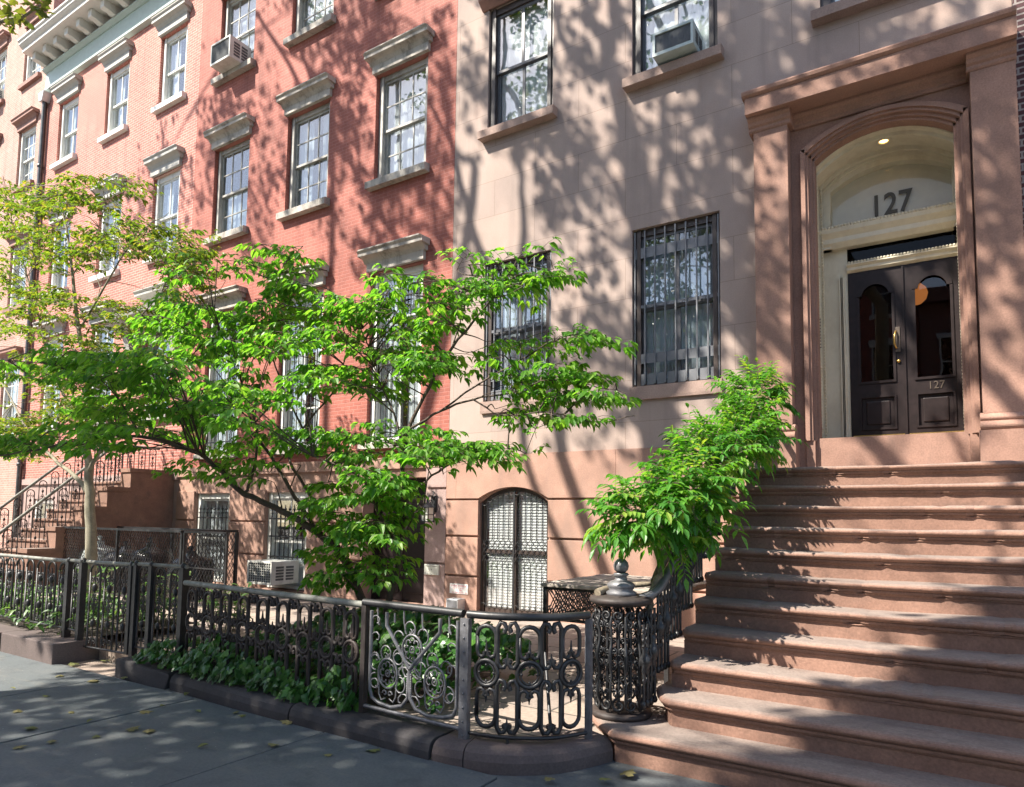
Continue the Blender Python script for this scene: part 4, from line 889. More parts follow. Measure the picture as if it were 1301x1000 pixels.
def wide_bay(m, q, c, P, z0, z1, r=.0165):
    h = z1-z0; a = .235*P; zc = z0+.53*h
    for zA, zB in ((zc+.045*h, z1), (z0, zc-.045*h)):
        for s in (-1, 1):
            x = c+s*a; k = a*.5
            T(m, q, [(c+s*a*.35, zB-.10*h), (c+s*a*.12, zB-.06*h), (c+s*a*.32, zB-.02*h), (c+s*a*.7, zB-.008*h), (x, zB-.06*h), (x, zA+.06*h), (c+s*a*.7, zA+.01*h), (c+s*a*.32, zA+.015*h), (c+s*a*.1, zA+.05*h), (c+s*a*.32, zA+.09*h)], r)
            m.ball(q(c+s*a*.3, zB-.075*h), .0155, 6); m.ball(q(c+s*a*.3, zA+.065*h), .015, 6)
        m.tube([q(c, zA+.06*h), q(c, zA+.14*h)], [.012, .004], 6)
    for s in (-1, 1): m.ball(q(c+s*a*1.05, zc), .013, 6)
def oval_fence(name, q, L, z0, z1, mat, label, cat, n, first_wide=False, posts=(), postw=.03, flatpost=None, railmat=None):
    o = thing(name, q(0, 0), label, cat); P = L/n
    for i in range(n):
        m = MB(); narrow_bay(m, q, (i+.5)*P-.0*P, P, z0+.02, z1-.02); m.build('oval_panel', mat, o)
        if i < n-1 or True:
            m = MB(); wide_bay(m, q, (i+1)*P if i < n-1 else 0, P, z0+.02, z1-.02)
            if i < n-1: m.build('scroll_panel', mat, o)
    m = MB(); m.tube([q(L*i/24, z1+.012) for i in range(25)], .027, 8, flat=1.0); m.build('top_rail', railmat or mat, o)
    m = MB(); m.tube([q(L*i/24, z0) for i in range(25)], .014, 6); m.build('bottom_rail', mat, o)
    return o
AF0, AF1 = (-6.40, -5.0), (-3.80, -5.15)
q, L = line(AF0, AF1)
o = oval_fence('iron_fence', q, L, .16, .92, 'iron_rust', 'low rusty black iron fence of arches and ovals with ivy growing through it', 'fence', 9, railmat='rail_worn')
m = MB(); m.tube([q(L+.02, .08), q(L+.02, .9)], .03, 8); m.tube([q(L-.12, .1), q(L-.12, .9)], .014, 6); m.build('post', 'iron_rust', o)
CV = [(-2.79, -5.19), (-2.62, -5.17), (-2.42, -5.09), (-2.24, -4.95), (-2.11, -4.72)]
q, L = curve(CV)
o = oval_fence('curved_railing', q, L, .17, .94, 'iron_black', 'curved black iron railing of ovals and circles beside the bottom of the steps', 'railing', 3)
m = MB(); m.box(-2.835, -2.765, -5.22, -5.18, .10, .925); 
for k in range(9): m.ball((-2.80, -5.222, .15+k*.092), .008, 6)
m.build('flat_post', 'iron_grey_sunlit', o); m = MB(); m.box(-2.13, -2.09, -4.74, -4.70, .1, .93); m.build('post', 'iron_grey_sunlit', o)
m = MB(); m.tube([(-2.30, -4.90, .18), (-2.55, -4.55, .62)], .012, 6); m.tube([(-2.5, -5.13, .17), (-2.5, -5.13, .10)], .012, 6); m.build('brace', 'iron_black', o)
# scroll gate with three rosettes
q, L = line((-3.73, -5.17), (-2.84, -5.20))
G = thing('scroll_panel', q(0, 0), 'iron panel with a Y shaped bar and three flower circles among scrolls toned pale as sunlit', 'gate')
zb, zt = .22, .90
def sz(u, v): return (u*L, zb+(zt-zb)*v)
def TT(m, pts, r, n=6, off=0, flat=None): T(m, q, [sz(*p) for p in pts], r, n, off, flat)
m = MB(); r = .015
TT(m, [(.03, 1), (.03, .15), (.06, .06), (.14, .02), (.28, .0), (.40, .04), (.465, .14), (.475, .42)], r, 6); TT(m, [(.97, 1), (.97, .15), (.94, .06), (.84, .02), (.68, .0), (.55, .04), (.49, .14), (.477, .42)], r, 6)
TT(m, [(.21, 1), (.21, .86), (.475, .44)], r); TT(m, [(.79, 1), (.79, .86), (.479, .44)], r)
TT(m, [(.3, 1), (.3, .9)], .008); 
for v in [i*.024 for i in range(10)]: m.tube([q(.477*L-.022, zb+(zt-zb)*(.16+v)), q(.477*L+.022, zb+(zt-zb)*(.165+v))], .0105, 6)
m.build('bar_frame', 'iron_grey_sunlit', G)
for (cu, cv) in ((.50, .64), (.235, .35), (.745, .35)):
    m = MB(); cs, cz = sz(cu, cv); R1 = .095; e = 1.12
    T(m, q, arc(cs, cz, R1, 0, 2*pi, 20, R1*e), .009, 6)
    for k in range(8):
        a = 2*pi*k/8; T(m, q, arc(cs+.052*math.cos(a), cz+.052*e*math.sin(a), .023, a-2.1, a+2.1, 7, .023*e), .0055, 4)
    T(m, q, arc(cs, cz, .022, 0, 2*pi, 10, .022*e), .006, 4); m.ball(q(cs, cz), .010, 6)
    m.build('rosette', 'iron_grey_sunlit', G)
m = MB()
for (cu, cv, sgn) in ((.50, .64, 1), (.235, .35, 1), (.745, .35, -1)):   # C scrolls crowding round the rosettes
    cs, cz = sz(cu, cv)
    for k, a in enumerate((.25*pi, .55*pi, .85*pi, 1.15*pi)+((-.15*pi, ) if cu != .5 else ())):
        rr = .145; ps = [(cs+rr*math.cos(a)+.05*math.cos(t), cz+rr*math.sin(a)+.055*math.sin(t)) for t in [a-2.2+4.4*i/10 for i in range(11)]]
        ps = [p for p in ps if .035*L < p[0] < .965*L and zb+.02 < p[1] < zt]
        if len(ps) > 3: T(m, q, ps, .006, 5, .001*k)
    for s in (-1, 1):
        T(m, q, spiral(cs+s*.026, cz-.145, .024, -pi/2*s+pi/2, s*.9, 9), .0065, 5); T(m, q, spiral(cs+s*.02, cz+.125, .02, pi/2, s*.8, 8), .005, 4)
        ps = [(cs+s*.02, cz-.18), (cs+s*.06, cz-.20), (cs+s*.085, cz-.16), (cs+s*.09, cz-.08), (cs+s*.10, cz-.02)]
        ps = [p for p in ps if zb-.02 < p[1]]; T(m, q, ps, .0065, 5)
m.build('scrollwork', 'iron_grey_sunlit', G); m = MB()
for u0 in (.03, .97):
    s = 1 if u0 < .5 else -1
    for v in (.22, .5, .72, .9): T(m, q, [(sz(u0, v)[0]+s*a, sz(u0, v)[1]+b) for a, b in ((0, 0), (.03, .03), (.06, .035), (.085, .015), (.08, -.02), (.06, -.02))], .006, 5)
for u0 in (.475,):
    for s in (-1, 1):
        for v in (.12, .40): T(m, q, [(u0*L+s*a, sz(0, v)[1]+b) for a, b in ((0, 0), (.035, .03), (.07, .03), (.1, .0), (.1, -.03), (.08, -.035))], .006, 5)
for u in (.1, .4, .6, .88): T(m, q, [(u*L, zt+.03), (u*L+.005, zt-.06), (u*L+.02, zt-.1)], .007, 5)
m.build('edge_scrolls', 'iron_grey_sunlit', G)
m = MB(); m.tube([q(-.06, .955), q(L+.02, .955)], .028, 8); m.build('top_rail', 'iron_black', G)
m = MB(); m.tube([q(-.06, .19), q(L, .185)], .016, 6); m.build('bottom_rail', 'iron_grey_sunlit', G)
m = MB(); m.box(-3.80, -3.755, -5.185, -5.14, .07, .95); m.build('post', 'iron_rust', G)
# arched fences at left
def arched_fence(name, a, b, z0, z1, n, label, cat, posts, mat='iron_black', bottom=True, wd=.185):
    q, L = line(a, b); o = thing(name, q(0, 0), label, cat); d = (q(1, 0)-q(0, 0))
    for i in range(n):
        m = MB(); arched_bar(m, q((i+.5)*L/n, 0), d, wd, z0, z1-.01, .012); m.build('arched_bars', mat, o)
    m = MB(); m.tube([q(-.03, z1+.012), q(L+.03, z1+.012)], .022, 6); m.build('top_rail', 'rail_worn', o)
    m = MB(); m.tube([q(0, z0+.01), q(L, z0+.01)], .012, 6); m.build('bottom_rail', mat, o)
    for s, w_, zf in posts: m = MB(); p = q(s, 0); m.box(p.x-w_, p.x+w_, p.y-w_, p.y+w_, zf, z1); m.ball((p.x, p.y, z1+.02), w_*1.1, 8); m.build('post', mat, o)
    return o
arched_fence('iron_fence', (-15.5, -5.16), (-8.42, -5.14), .30, 1.05, 26, 'black arched iron fence on the planter edge at far left', 'fence', ((0, .03, .2), (3.5, .02, .2), (7.08, .035, .2)))
arched_fence('iron_fence', (-8.40, -5.14), (-8.10, -5.15), .30, 1.06, 1, 'short black iron fence panel between two posts on the end block', 'fence', ((.3, .032, .2),), wd=.15)
arched_fence('garden_gate', (-8.04, -5.12), (-7.24, -5.06), .14, 1.06, 3, 'narrow black iron garden gate with three arches over the gap in the stone edge', 'gate', ((.78, .028, .15),))
arched_fence('iron_fence', (-7.19, -5.05), (-6.46, -4.97), .22, 1.07, 3, 'black iron panel with thick posts between the garden gate and the ivy fence', 'fence', ((0, .03, .12), (.24, .03, .12), (.72, .034, .12)), wd=.16)

# ------------------------------------------------------------------ newel and stair railing of the stoop
NC = Vector((-2.07, -4.27, 0))
N_ = thing('newel_post', (NC.x, NC.y, .2), 'drum shaped cast iron newel with round cap and ball at the bottom of the steps', 'newel')
m = MB(); m.lathe([(.001, .197), (.215, .197), (.225, .215), (.215, .235), (.15, .24), (.001, .24)], NC, 28); m.build('base_ring', 'iron_rust', N_)
for k in range(13):
    a = 2*pi*k/13+.2; rr = .185; t = Vector((-math.sin(a), math.cos(a), 0)); c = NC+Vector((math.cos(a)*rr, math.sin(a)*rr, 0)); nrm = Vector((math.cos(a), math.sin(a), 0))
    qq = lambda s, z, off=0, c=c, t=t, nrm=nrm: c+t*s+nrm*off+Vector((0, 0, z))
    m = MB()
    T(m, qq, [(.0, .25), (0, .95)], .012, 6, -.01); T(m, qq, spiral(.0, .30, .05, pi/2, 1.3, 14, .2), .010, 6); T(m, qq, spiral(.0, .92, .042, -pi/2, -1.3, 12, .2), .009, 6)
    T(m, qq, arc(0, .62, .026, 0, 2*pi, 10), .007, 5); T(m, qq, arc(0, .62, .013, 0, 2*pi, 8), .005, 4)
    for s in (-1, 1):
        T(m, qq, spiral(s*.035, .675, .028, -pi/2, s*1.1, 9), .0065, 5); T(m, qq, spiral(s*.035, .565, .028, pi/2, -s*1.1, 9), .0065, 5)
        T(m, qq, spiral(s*.028, .755, .022, -pi/2, s*1.1, 8), .0055, 5); T(m, qq, spiral(s*.026, .49, .020, pi/2, -s*1.1, 8), .0055, 5)
        T(m, qq, [(s*.012, .81), (s*.03, .84), (s*.018, .87), (s*.03, .885)], .005, 4); T(m, qq, [(s*.01, .47), (s*.035, .44), (s*.04, .39), (s*.02, .36)], .006, 5)
        for zz in (.44, .53, .70, .80): m.ball(qq(s*.045, zz, .006), .0085, 6)
    a2 = a+pi/13; c2 = NC+Vector((math.cos(a2)*.205, math.sin(a2)*.205, 0)); t2_ = Vector((-math.sin(a2), math.cos(a2), 0)); n2_ = Vector((math.cos(a2), math.sin(a2), 0))
    q2_ = lambda s, z, off=0, c2=c2, t2_=t2_, n2_=n2_: c2+t2_*s+n2_*off+Vector((0, 0, z))
    m.tube([q2_(0, z_, o_) for z_, o_ in ((.30, -.01), (.36, .02), (.43, .025), (.50, .0), (.57, .012), (.64, .03), (.71, .012), (.78, -.005), (.86, .02), (.92, .0))], [.006, .012, .009, .007, .013, .015, .010, .008, .012, .005], 6)
    for z_, sg in ((.60, 1), (.68, -1), (.40, 1), (.86, -1)):
        for s in (-1, 1): T(m, q2_, spiral(s*.026, z_, .024, -pi/2*sg, s*sg*1.1, 8), .006, 5, .012)
    m.build('scroll_standard', 'iron_black', N_)
m = MB(); m.lathe([(.001, .985), (.19, .985), (.225, 1.0), (.235, 1.02), (.225, 1.04), (.16, 1.055), (.001, 1.06)], NC, 28); m.build('cap', 'iron_rust', N_)
m = MB(); m.lathe([(.11, 1.058), (.115, 1.075), (.085, 1.09), (.10, 1.11), (.105, 1.13), (.075, 1.155), (.045, 1.165), (.042, 1.19), (.06, 1.2), (.05, 1.215)], NC, 20); m.ball(NC+Vector((0, 0, 1.265)), .058, 14); m.build('finial', 'iron_grey_sunlit', N_)
SRL = thing('stair_railing', (-1.84, -4.0, .4), 'ornate black iron stair railing under the leafy vine beside the stone steps', 'railing')
hr = smoothpath([(-1.94, -4.24, 1.03), (-1.86, -4.10, 1.08), (-1.845, -3.9, 1.20), (-1.84, -3.4, 1.56), (-1.84, -2.6, 2.12), (-1.84, -1.7, 2.75), (-1.84, -1.5, 2.85), (-1.84, -1.2, 2.9), (-1.84, -.05, 2.9)], 4)
m = MB(); m.tube(hr, .034, 8); m.build('handrail', 'iron_grey_sunlit', SRL)
def baluster(m, x, y, z0, z1):
    Z = Vector((0, 0, 1)); H_ = z1-z0
    for dy in (-.035, .035): m.tube([(x, y+dy, z0-.06), (x, y+dy, z1)], .011, 6); m.ball((x, y+dy, z0-.07), .022, 6, 1.3)
    prof = [(.006, z0+.28*H_), (.028, z0+.31*H_), (.016, z0+.36*H_), (.045, z0+.43*H_), (.05, z0+.48*H_), (.04, z0+.53*H_), (.018, z0+.6*H_), (.03, z0+.64*H_), (.006, z0+.68*H_)]
    m.lathe(prof, (x, y, 0), 8)
    for s in (-1, 1):
        for zc, sg in ((.76, 1), (.2, -1), (.9, 1)): m.tube([(x, y+s*.03+s*a, z0+zc*H_+b) for a, b in spiral(0, 0, .034, -pi/2*sg, s*1.1*sg, 9)], .0075, 5)
        m.tube([(x+.0, y+s*a, z0+b*H_) for a, b in ((.01, .26), (.055, .34), (.03, .42), (.06, .52), (.02, .62), (.05, .7))], .008, 5)
for k in range(2, 12):
    y = SY+(k-1)*STR+.17; z = k*SH
    if k == 11: ys = [SY+10*STR+.2+.32*j for j in range(5)]
    else: ys = [y-.14, y]
    for y in ys: m = MB(); baluster(m, -1.84, y, z, min(1.22+.695*(y+3.9), 2.87)-.02); m.build('baluster', 'iron_black', SRL)

# ------------------------------------------------------------------ plank topped lattice stand and refuse cage
LT = thing('lattice_stand', (-2.9, -2.3, .1), 'weathered plank top on a black iron lattice stand behind the drum newel', 'stand')
m = MB()
for i in range(6): m.bbox(-3.5, -2.15, -3.0+i*.245, -3.0+i*.245+.235, .93+.004*(i % 2), .965+.004*(i % 2), .006)
m.build('plank_top', 'wood_grey', LT); m = MB()
for x, y in ((-3.46, -2.96), (-2.2, -2.96), (-3.46, -1.58), (-2.2, -1.58)): m.box(x-.02, x+.02, y-.02, y+.02, .1, .929)
m.box(-3.44, -2.22, -2.975, -2.955, .60, .63); m.box(-3.44, -2.22, -2.97, -2.95, .90, .928); m.box(-3.44, -2.22, -1.59, -1.57, .90, .928); m.box(-3.47, -3.45, -2.94, -1.6, .90, .928); m.box(-2.21, -2.19, -2.94, -1.6, .90, .928); m.box(-3.475, -3.455, -2.94, -1.6, .60, .63); m.build('frame', 'iron_black', LT); m = MB()
for i in range(-4, 22):
    for s in (1, -1):
        a = -3.44+i*.058; b_ = a+s*.29; z0, z1 = .63, .925; x0, x1 = a, b_
        if min(x0, x1) < -3.44 or max(x0, x1) > -2.22: continue
        m.tube([(x0, -2.965-.004*s, z0), (x1, -2.965-.004*s, z1)], .006, 4)
for i in range(0, 22):
    for s in (1, -1):
        a = -2.94+i*.058; b_ = a+s*.29
        if min(a, b_) < -2.94 or max(a, b_) > -1.6: continue
        m.tube([(-3.465-.004*s, a, .63), (-3.465-.004*s, b_, .925)], .006, 4)
for i in range(9): m.tube([(-3.38+i*.13+a, -2.985, .70+b) for a, b in spiral(0, 0, .055, pi/2, 1.3, 10, .2)], .008, 5)
m.build('lattice', 'iron_black', LT)
CG = thing('refuse_cage', (-13, -2.2, .1), 'black wire mesh refuse enclosure with an open top behind the arched fence', 'cage')
cx0, cx1, cy0, cy1, cz1 = -15.1, -10.95, -2.25, -1.2, 1.30
m = MB()
for x in (cx0, -13.0, cx1):
    m.box(x-.025, x+.025, cy0-.025, cy0+.025, .1, cz1); m.box(x-.025, x+.025, cy1-.025, cy1+.025, .1, cz1)
for y in (cy0, cy1): m.box(cx0, cx1, y-.03, y+.03, cz1, cz1+.04); m.box(cx0, cx1, y-.02, y+.02, .12, .15)
m.box(cx1-.03, cx1+.03, cy0+.03, cy1-.03, cz1, cz1+.04); m.box(cx0-.03, cx0+.03, cy0+.03, cy1-.03, cz1, cz1+.04)
m.build('frame', 'iron_black', CG)
def mesh_panel(m, a, b, z0, z1, p=.075, r=.006):
    a = Vector((*a, 0)); b = Vector((*b, 0)); L = (b-a).length; d = (b-a)/L; H_ = z1-z0; n = int((L+H_*.6)/p); k = .6
    for i in range(n+1):
        for s in (1, -1):
            u0 = -H_*k+i*p if s > 0 else i*p; u1 = u0+s*H_*k; ta, tb = 0., 1.
            if u1 == u0: continue
            for lim in (0, L):
                t = (lim-u0)/(u1-u0)
                if 0 < t < 1:
                    inside0 = 0 <= u0 <= L
                    if inside0: tb = min(tb, t)
                    else: ta = max(ta, t)
            if not (0 <= u0+(u1-u0)*(ta+tb)/2 <= L): continue
            P0 = a+d*(u0+(u1-u0)*ta)+Vector((0, 0, z0+H_*ta)); P1 = a+d*(u0+(u1-u0)*tb)+Vector((0, 0, z0+H_*tb))
            off = Vector((d.y, -d.x, 0))*.004*s; m.tube([P0+off, P1+off], r, 3, False)
for a, b in (((cx0, cy0), (-13.0, cy0)), ((-13.0, cy0), (cx1, cy0)), ((cx1, cy0), (cx1, cy1))):
    m = MB(); mesh_panel(m, a, b, .15, cz1); m.build('mesh_panel', 'iron_black', CG)
CG2 = thing('mesh_gate', (-10.5, -2.25, .1), 'leaning black wire mesh gate panel in front of the white basement window', 'gate')
m = MB(); x0, x1, y_ = -10.88, -9.72, -2.25
for x in (x0, x1): m.box(x-.018, x+.018, y_-.018, y_+.018, .1, 1.30)
m.box(x0, x1, y_-.018, y_+.018, 1.301, 1.335); m.box(x0+.02, x1-.02, y_-.012, y_+.012, .12, .15); m.box(x0+.02, x1-.02, y_-.012, y_+.012, .72, .74); m.build('frame', 'iron_black', CG2)
m = MB(); mesh_panel(m, (x0, y_), (x1, y_), .15, 1.30, .085, .004); m.build('mesh_panel', 'iron_black', CG2)
def bag(x, y, z, r, h, mat, lab, seed):
    m = MB(); rr = random.Random(seed); rows = []; n = 22
    ph = [rr.uniform(0, 6) for _ in range(5)]
    for i in range(12):
        t = i/11; base = r*(math.sin(pi*min(1, .18+t*.72))**.6)*(1 if t < .85 else .35)
        rows.append([(x+(base*(1+.12*math.sin(3*a+ph[0]+4*t)+.07*math.sin(7*a+ph[1]-6*t)+.04*math.sin(13*a+ph[2]+9*t)))*math.cos(a), y+(base*.8*(1+.12*math.sin(3*a+ph[0]+4*t)+.07*math.sin(7*a+ph[1]-6*t)))*math.sin(a), z+h*t) for a in [2*pi*j/n for j in range(n)]])
    m.strip(rows, True); o = m.build('refuse_bag', mat); m2 = MB(); m2.tube([(x, y, z+h*.94), (x+.02, y, z+h*1.02), (x-.03, y+.01, z+h*1.08)], [.05, .02, .05], 7); m2.build('knot', mat, o)
    tag(o, lab, 'bag')
bag(-14.65, -1.75, .1, .45, .95, 'bag_clear', 'clear grey green bag of refuse at the left end of the wire cage', 1); bag(-13.75, -1.7, .1, .5, .88, 'bag_black', 'black refuse bag left of the middle of the wire cage', 2)
bag(-12.85, -1.72, .1, .48, .97, 'bag_black', 'tallest black refuse bag in the middle of the wire cage', 3); bag(-11.55, -1.7, .1, .46, .85, 'bag_black', 'black refuse bag at the right end of the wire cage', 4)
# ------------------------------------------------------------------ foliage
def limb(m, pts, r0, r1, n=6, jit=.0, sub=4):
    P = smoothpath(pts, sub); k = len(P)
    P = [p+Vector((rnd.gauss(0, jit), rnd.gauss(0, jit), rnd.gauss(0, jit))) if 0 < i < k-1 else p for i, p in enumerate(P)]
    m.tube(P, [r0+(r1-r0)*(i/(k-1))**.8 for i in range(k)], n); return P
UP = Vector((0, 0, 1))
def spray(L, tw, p0, d, ln, wd, lsize, lw, nside, hang=.55, var=(0, 1), paired=True):
    d = d.normalized(); side = d.cross(UP)
    if side.length < .1: side = Vector((1, 0, 0))
    side.normalize(); axis = []; p = Vector(p0)
    for i in range(6): t = i/5; axis.append(p+d*ln*t+UP*(.06*ln*math.sin(pi*t)-.10*ln*t*t))
    tw.tube(axis, [.004-.003*i/5 for i in range(6)], 4, False)
    def leaves(q, dd):
        for s in ((-1, 1) if paired else (rnd.choice((-1, 1)),)):
            sd = dd.cross(UP); 
            if sd.length < .05: sd = Vector((1, 0, 0))
            sd.normalize(); a = rnd.uniform(.3, .95)
            ld = dd*(1-a*.4)+sd*s*a+UP*(-hang+rnd.uniform(-.35, .35))
            nn = UP+Vector((rnd.gauss(0, .35), rnd.gauss(0, .35), 0))+ld*.4; k = rnd.uniform(.5, 1.25)
            L.leaf(q, ld, nn, lsize*k, lw*k, rnd.uniform(.1, .45), rnd.uniform(.1, .35), rnd.uniform(*var))
    for i in range(1, nside+1):
        t = i/(nside+.5); c = axis[0].lerp(axis[-1], t); c.z = axis[min(5, int(t*5))].z; s = -1 if i % 2 else 1
        l = wd*(1-.55*t)*rnd.uniform(.6, 1.15); dd = (side*s+d*.7+UP*rnd.uniform(-.12, .15)).normalized()
        e = c+dd*l; tw.tube([c, c.lerp(e, .5)+UP*.01, e], [.0028, .002, .001], 3, False)
        k = max(2, int(l/ (lsize*.62)))
        for j in range(1, k+1): leaves(c.lerp(e, j/k)+Vector((0, 0, rnd.uniform(-.02, .02))), dd)
        L.leaf(e, dd+UP*(-hang*.6), UP, lsize*rnd.uniform(.8, 1.1), lw, .3, .25, rnd.uniform(*var))
    for j in range(2): leaves(axis[-1], d)
    L.leaf(axis[-1], d+UP*(-hang*.7), UP, lsize, lw, .3, .25, rnd.uniform(*var))
def nearest(sk, p, below=True):
    b, bd = None, 1e9
    for q in sk:
        dd = (q-p).length+(.6*max(0, q.z-p.z) if below else 0)
        if dd < bd: b, bd = q, dd
    return b
def crown(L, tw, sk, masses, centre, lsize, lw, ln=(.35, .7), wd=(.16, .3), ns=(5, 9), hang=.55, var=(0, 1), updir=.05):
    for (cx, cy, rx, ry, Y, Yr, n) in masses:
        for i in range(n):
            a = rnd.uniform(0, 2*pi); r = math.sqrt(rnd.random()); p = at(cx+rx*r*math.cos(a)*.92, cy+ry*r*math.sin(a)*.92, Y+rnd.uniform(-Yr, Yr))
            out = Vector((p.x-centre.x, p.y-centre.y, 0))
            if out.length < .05: out = Vector((1, 0, 0))
            out = out.normalized()*.7+Vector((rnd.gauss(0, .6), rnd.gauss(0, .55), 0)); out.z = rnd.uniform(-.1, .15)+updir; l = rnd.uniform(*ln)
            p0 = p-out.normalized()*l*.5; q = nearest(sk, p0)
            tw.tube(smoothpath([q, q.lerp(p0, .55)+Vector((0, 0, rnd.uniform(-.03, .06))), p0], 3), [.008-.0045*i/6 for i in range(7)], 4, False)
            spray(L, tw, p0, out, l, rnd.uniform(*wd), lsize, lw, rnd.randint(*ns), hang, var)

DW = thing('dogwood_tree', (-4.55, -4.32, .12), 'multi stemmed dogwood with bright layered green leaves spreading over the iron railing', 'tree')
bk = MB(); sk = []
def sk_add(pts, r0, r1, first=None):
    P = [at(*p) for p in pts]
    if first is not None: P = [first]+P
    sk.extend(limb(bk, P, r0, r1, 8, .006)); return P
base = Vector((-4.55, -4.32, .05))
sk_add([(468, 790, -4.34), (440, 715, -4.4), (405, 678, -4.5), (360, 650, -4.6), (310, 627, -4.75), (282, 600, -4.9), (250, 575, -5.05), (205, 560, -5.2), (150, 553, -5.45), (100, 560, -5.7), (40, 573, -5.95), (-10, 580, -6.05)], .048, .006, base)
sk_add([(310, 627, -4.75), (322, 600, -4.7), (326, 550, -4.65), (312, 500, -4.6), (290, 450, -4.55), (272, 400, -4.5)], .018, .004)
sk_add([(405, 678, -4.5), (380, 640, -4.45), (355, 600, -4.5), (330, 560, -4.55), (280, 522, -4.8), (220, 505, -5.1), (160, 482, -5.4), (90, 465, -5.8), (10, 458, -6.0)], .024, .004)
sk_add([(440, 715, -4.4), (415, 670, -4.3), (385, 615, -4.2), (367, 580, -4.1), (385, 545, -4.05), (420, 500, -4.0), (440, 450, -3.95), (432, 400, -3.95)], .024, .004)
sk_add([(385, 545, -4.05), (355, 480, -4.1), (342, 420, -4.1), (350, 370, -4.1), (362, 325, -4.1)], .012, .003)
sk_add([(290, 450, -4.55), (250, 430, -4.7), (215, 405, -4.9), (180, 400, -5.0)], .008, .003)
sk_add([(492, 780, -4.3), (508, 700, -4.25), (514, 640, -4.2), (512, 590, -4.15), (520, 545, -4.1), (545, 490, -4.0), (575, 440, -3.95), (600, 410, -3.9), (632, 370, -3.85), (655, 332, -3.8), (668, 312, -3.8)], .038, .004, base+Vector((.05, .02, 0)))
sk_add([(514, 640, -4.2), (540, 612, -4.1), (575, 588, -4.0), (605, 575, -3.95), (645, 570, -3.9)], .016, .003)
sk_add([(512, 590, -4.15), (505, 540, -4.1), (480, 480, -4.05), (465, 430, -4.0), (440, 390, -4.0)], .014, .003)
sk_add([(520, 545, -4.1), (560, 522, -3.95), (600, 507, -3.9), (650, 500, -3.8), (700, 482, -3.7), (750, 490, -3.65), (795, 500, -3.6)], .014, .003)
sk_add([(560, 522, -3.95), (620, 480, -3.8), (660, 458, -3.75), (705, 432, -3.7), (750, 425, -3.65), (782, 430, -3.6)], .010, .003)
sk_add([(600, 507, -3.9), (640, 528, -3.8), (700, 525, -3.75), (760, 536, -3.65), (808, 528, -3.6)], .009, .003)
sk_add([(508, 700, -4.25), (482, 652, -4.5), (462, 612, -4.6), (430, 592, -4.7), (398, 580, -4.75)], .016, .003)
sk_add([(508, 700, -4.25), (522, 660, -4.4), (538, 642, -4.5)], .010, .003)
sk_add([(575, 440, -3.95), (590, 390, -3.9), (600, 350, -3.9)], .008, .002)
leaves = LB(); tw = MB()
masses = [(655, 335, 75, 42, -3.8, .15, 12), (600, 370, 45, 32, -3.9, .15, 5), (665, 470, 95, 45, -3.7, .2, 15), (735, 505, 60, 34, -3.6, .15, 9), (720, 430, 45, 14, -3.65, .1, 5), (690, 525, 80, 16, -3.7, .1, 5),
 (500, 400, 110, 55, -4.0, .25, 36), (470, 470, 95, 48, -4.1, .3, 24), (345, 345, 58, 34, -4.1, .2, 14), (380, 400, 90, 38, -4.1, .3, 22), (285, 425, 110, 42, -4.6, .3, 36), (300, 490, 115, 32, -4.7, .3, 18),
 (115, 465, 150, 22, -5.7, .25, 30), (205, 515, 150, 38, -5.3, .35, 34), (85, 555, 115, 22, -5.8, .25, 21), (330, 550, 120, 32, -4.7, .3, 19), (505, 572, 112, 29, -4.3, .25, 27), (600, 575, 48, 16, -4.0, .15, 8),
 (462, 640, 62, 45, -4.5, .22, 27), (455, 705, 50, 45, -4.5, .2, 22), (300, 597, 80, 13, -4.85, .2, 6), (215, 395, 30, 35, -4.9, .2, 5), (235, 340, 20, 14, -4.7, .1, 2)]
crown(leaves, tw, sk, masses, Vector((-4.6, -4.3, 0)), .088, .046)
bk.build('trunk', 'bark_dark', DW); tw.build('twigs', 'bark_dark', DW); leaves.build('crown', 'dogwood_leaf', DW)

T2 = thing('slender_tree', (-12.3, -3.2, .2), 'slender pale barked young tree with loose yellow green leaves in the bed at left', 'tree')
bk = MB(); sk = []; Yt = -3.2
bt = at(116, 700, Yt); bt.z = .1
sk_add([(116, 700, Yt), (114, 640, Yt), (112, 590, Yt), (108, 540, Yt), (112, 480, Yt), (100, 420, Yt), (92, 350, Yt), (85, 290, Yt), (70, 235, Yt)], .105, .008, bt)
sk_add([(113, 625, Yt), (95, 605, Yt-.05), (65, 580, Yt-.1), (35, 545, Yt-.2), (10, 500, Yt-.2), (-20, 440, Yt-.2)], .05, .006)
sk_add([(112, 600, Yt), (125, 575, Yt), (145, 545, Yt+.1), (165, 490, Yt+.2), (190, 420, Yt+.2), (215, 350, Yt+.2), (245, 330, Yt+.2)], .04, .005)
sk_add([(108, 540, Yt), (80, 500, Yt+.2), (60, 440, Yt+.3), (40, 370, Yt+.4), (20, 300, Yt+.4), (5, 250, Yt+.4)], .035, .005)
sk_add([(100, 420, Yt), (130, 370, Yt-.2), (160, 320, Yt-.2), (185, 290, Yt-.2), (215, 270, Yt-.2)], .022, .004)
sk_add([(92, 350, Yt), (120, 300, Yt+.1), (135, 260, Yt+.2)], .014, .004)
sk_add([(165, 490, Yt+.2), (200, 460, Yt), (235, 430, Yt), (260, 400, Yt)], .016, .004)
leaves = LB(); tw = MB()
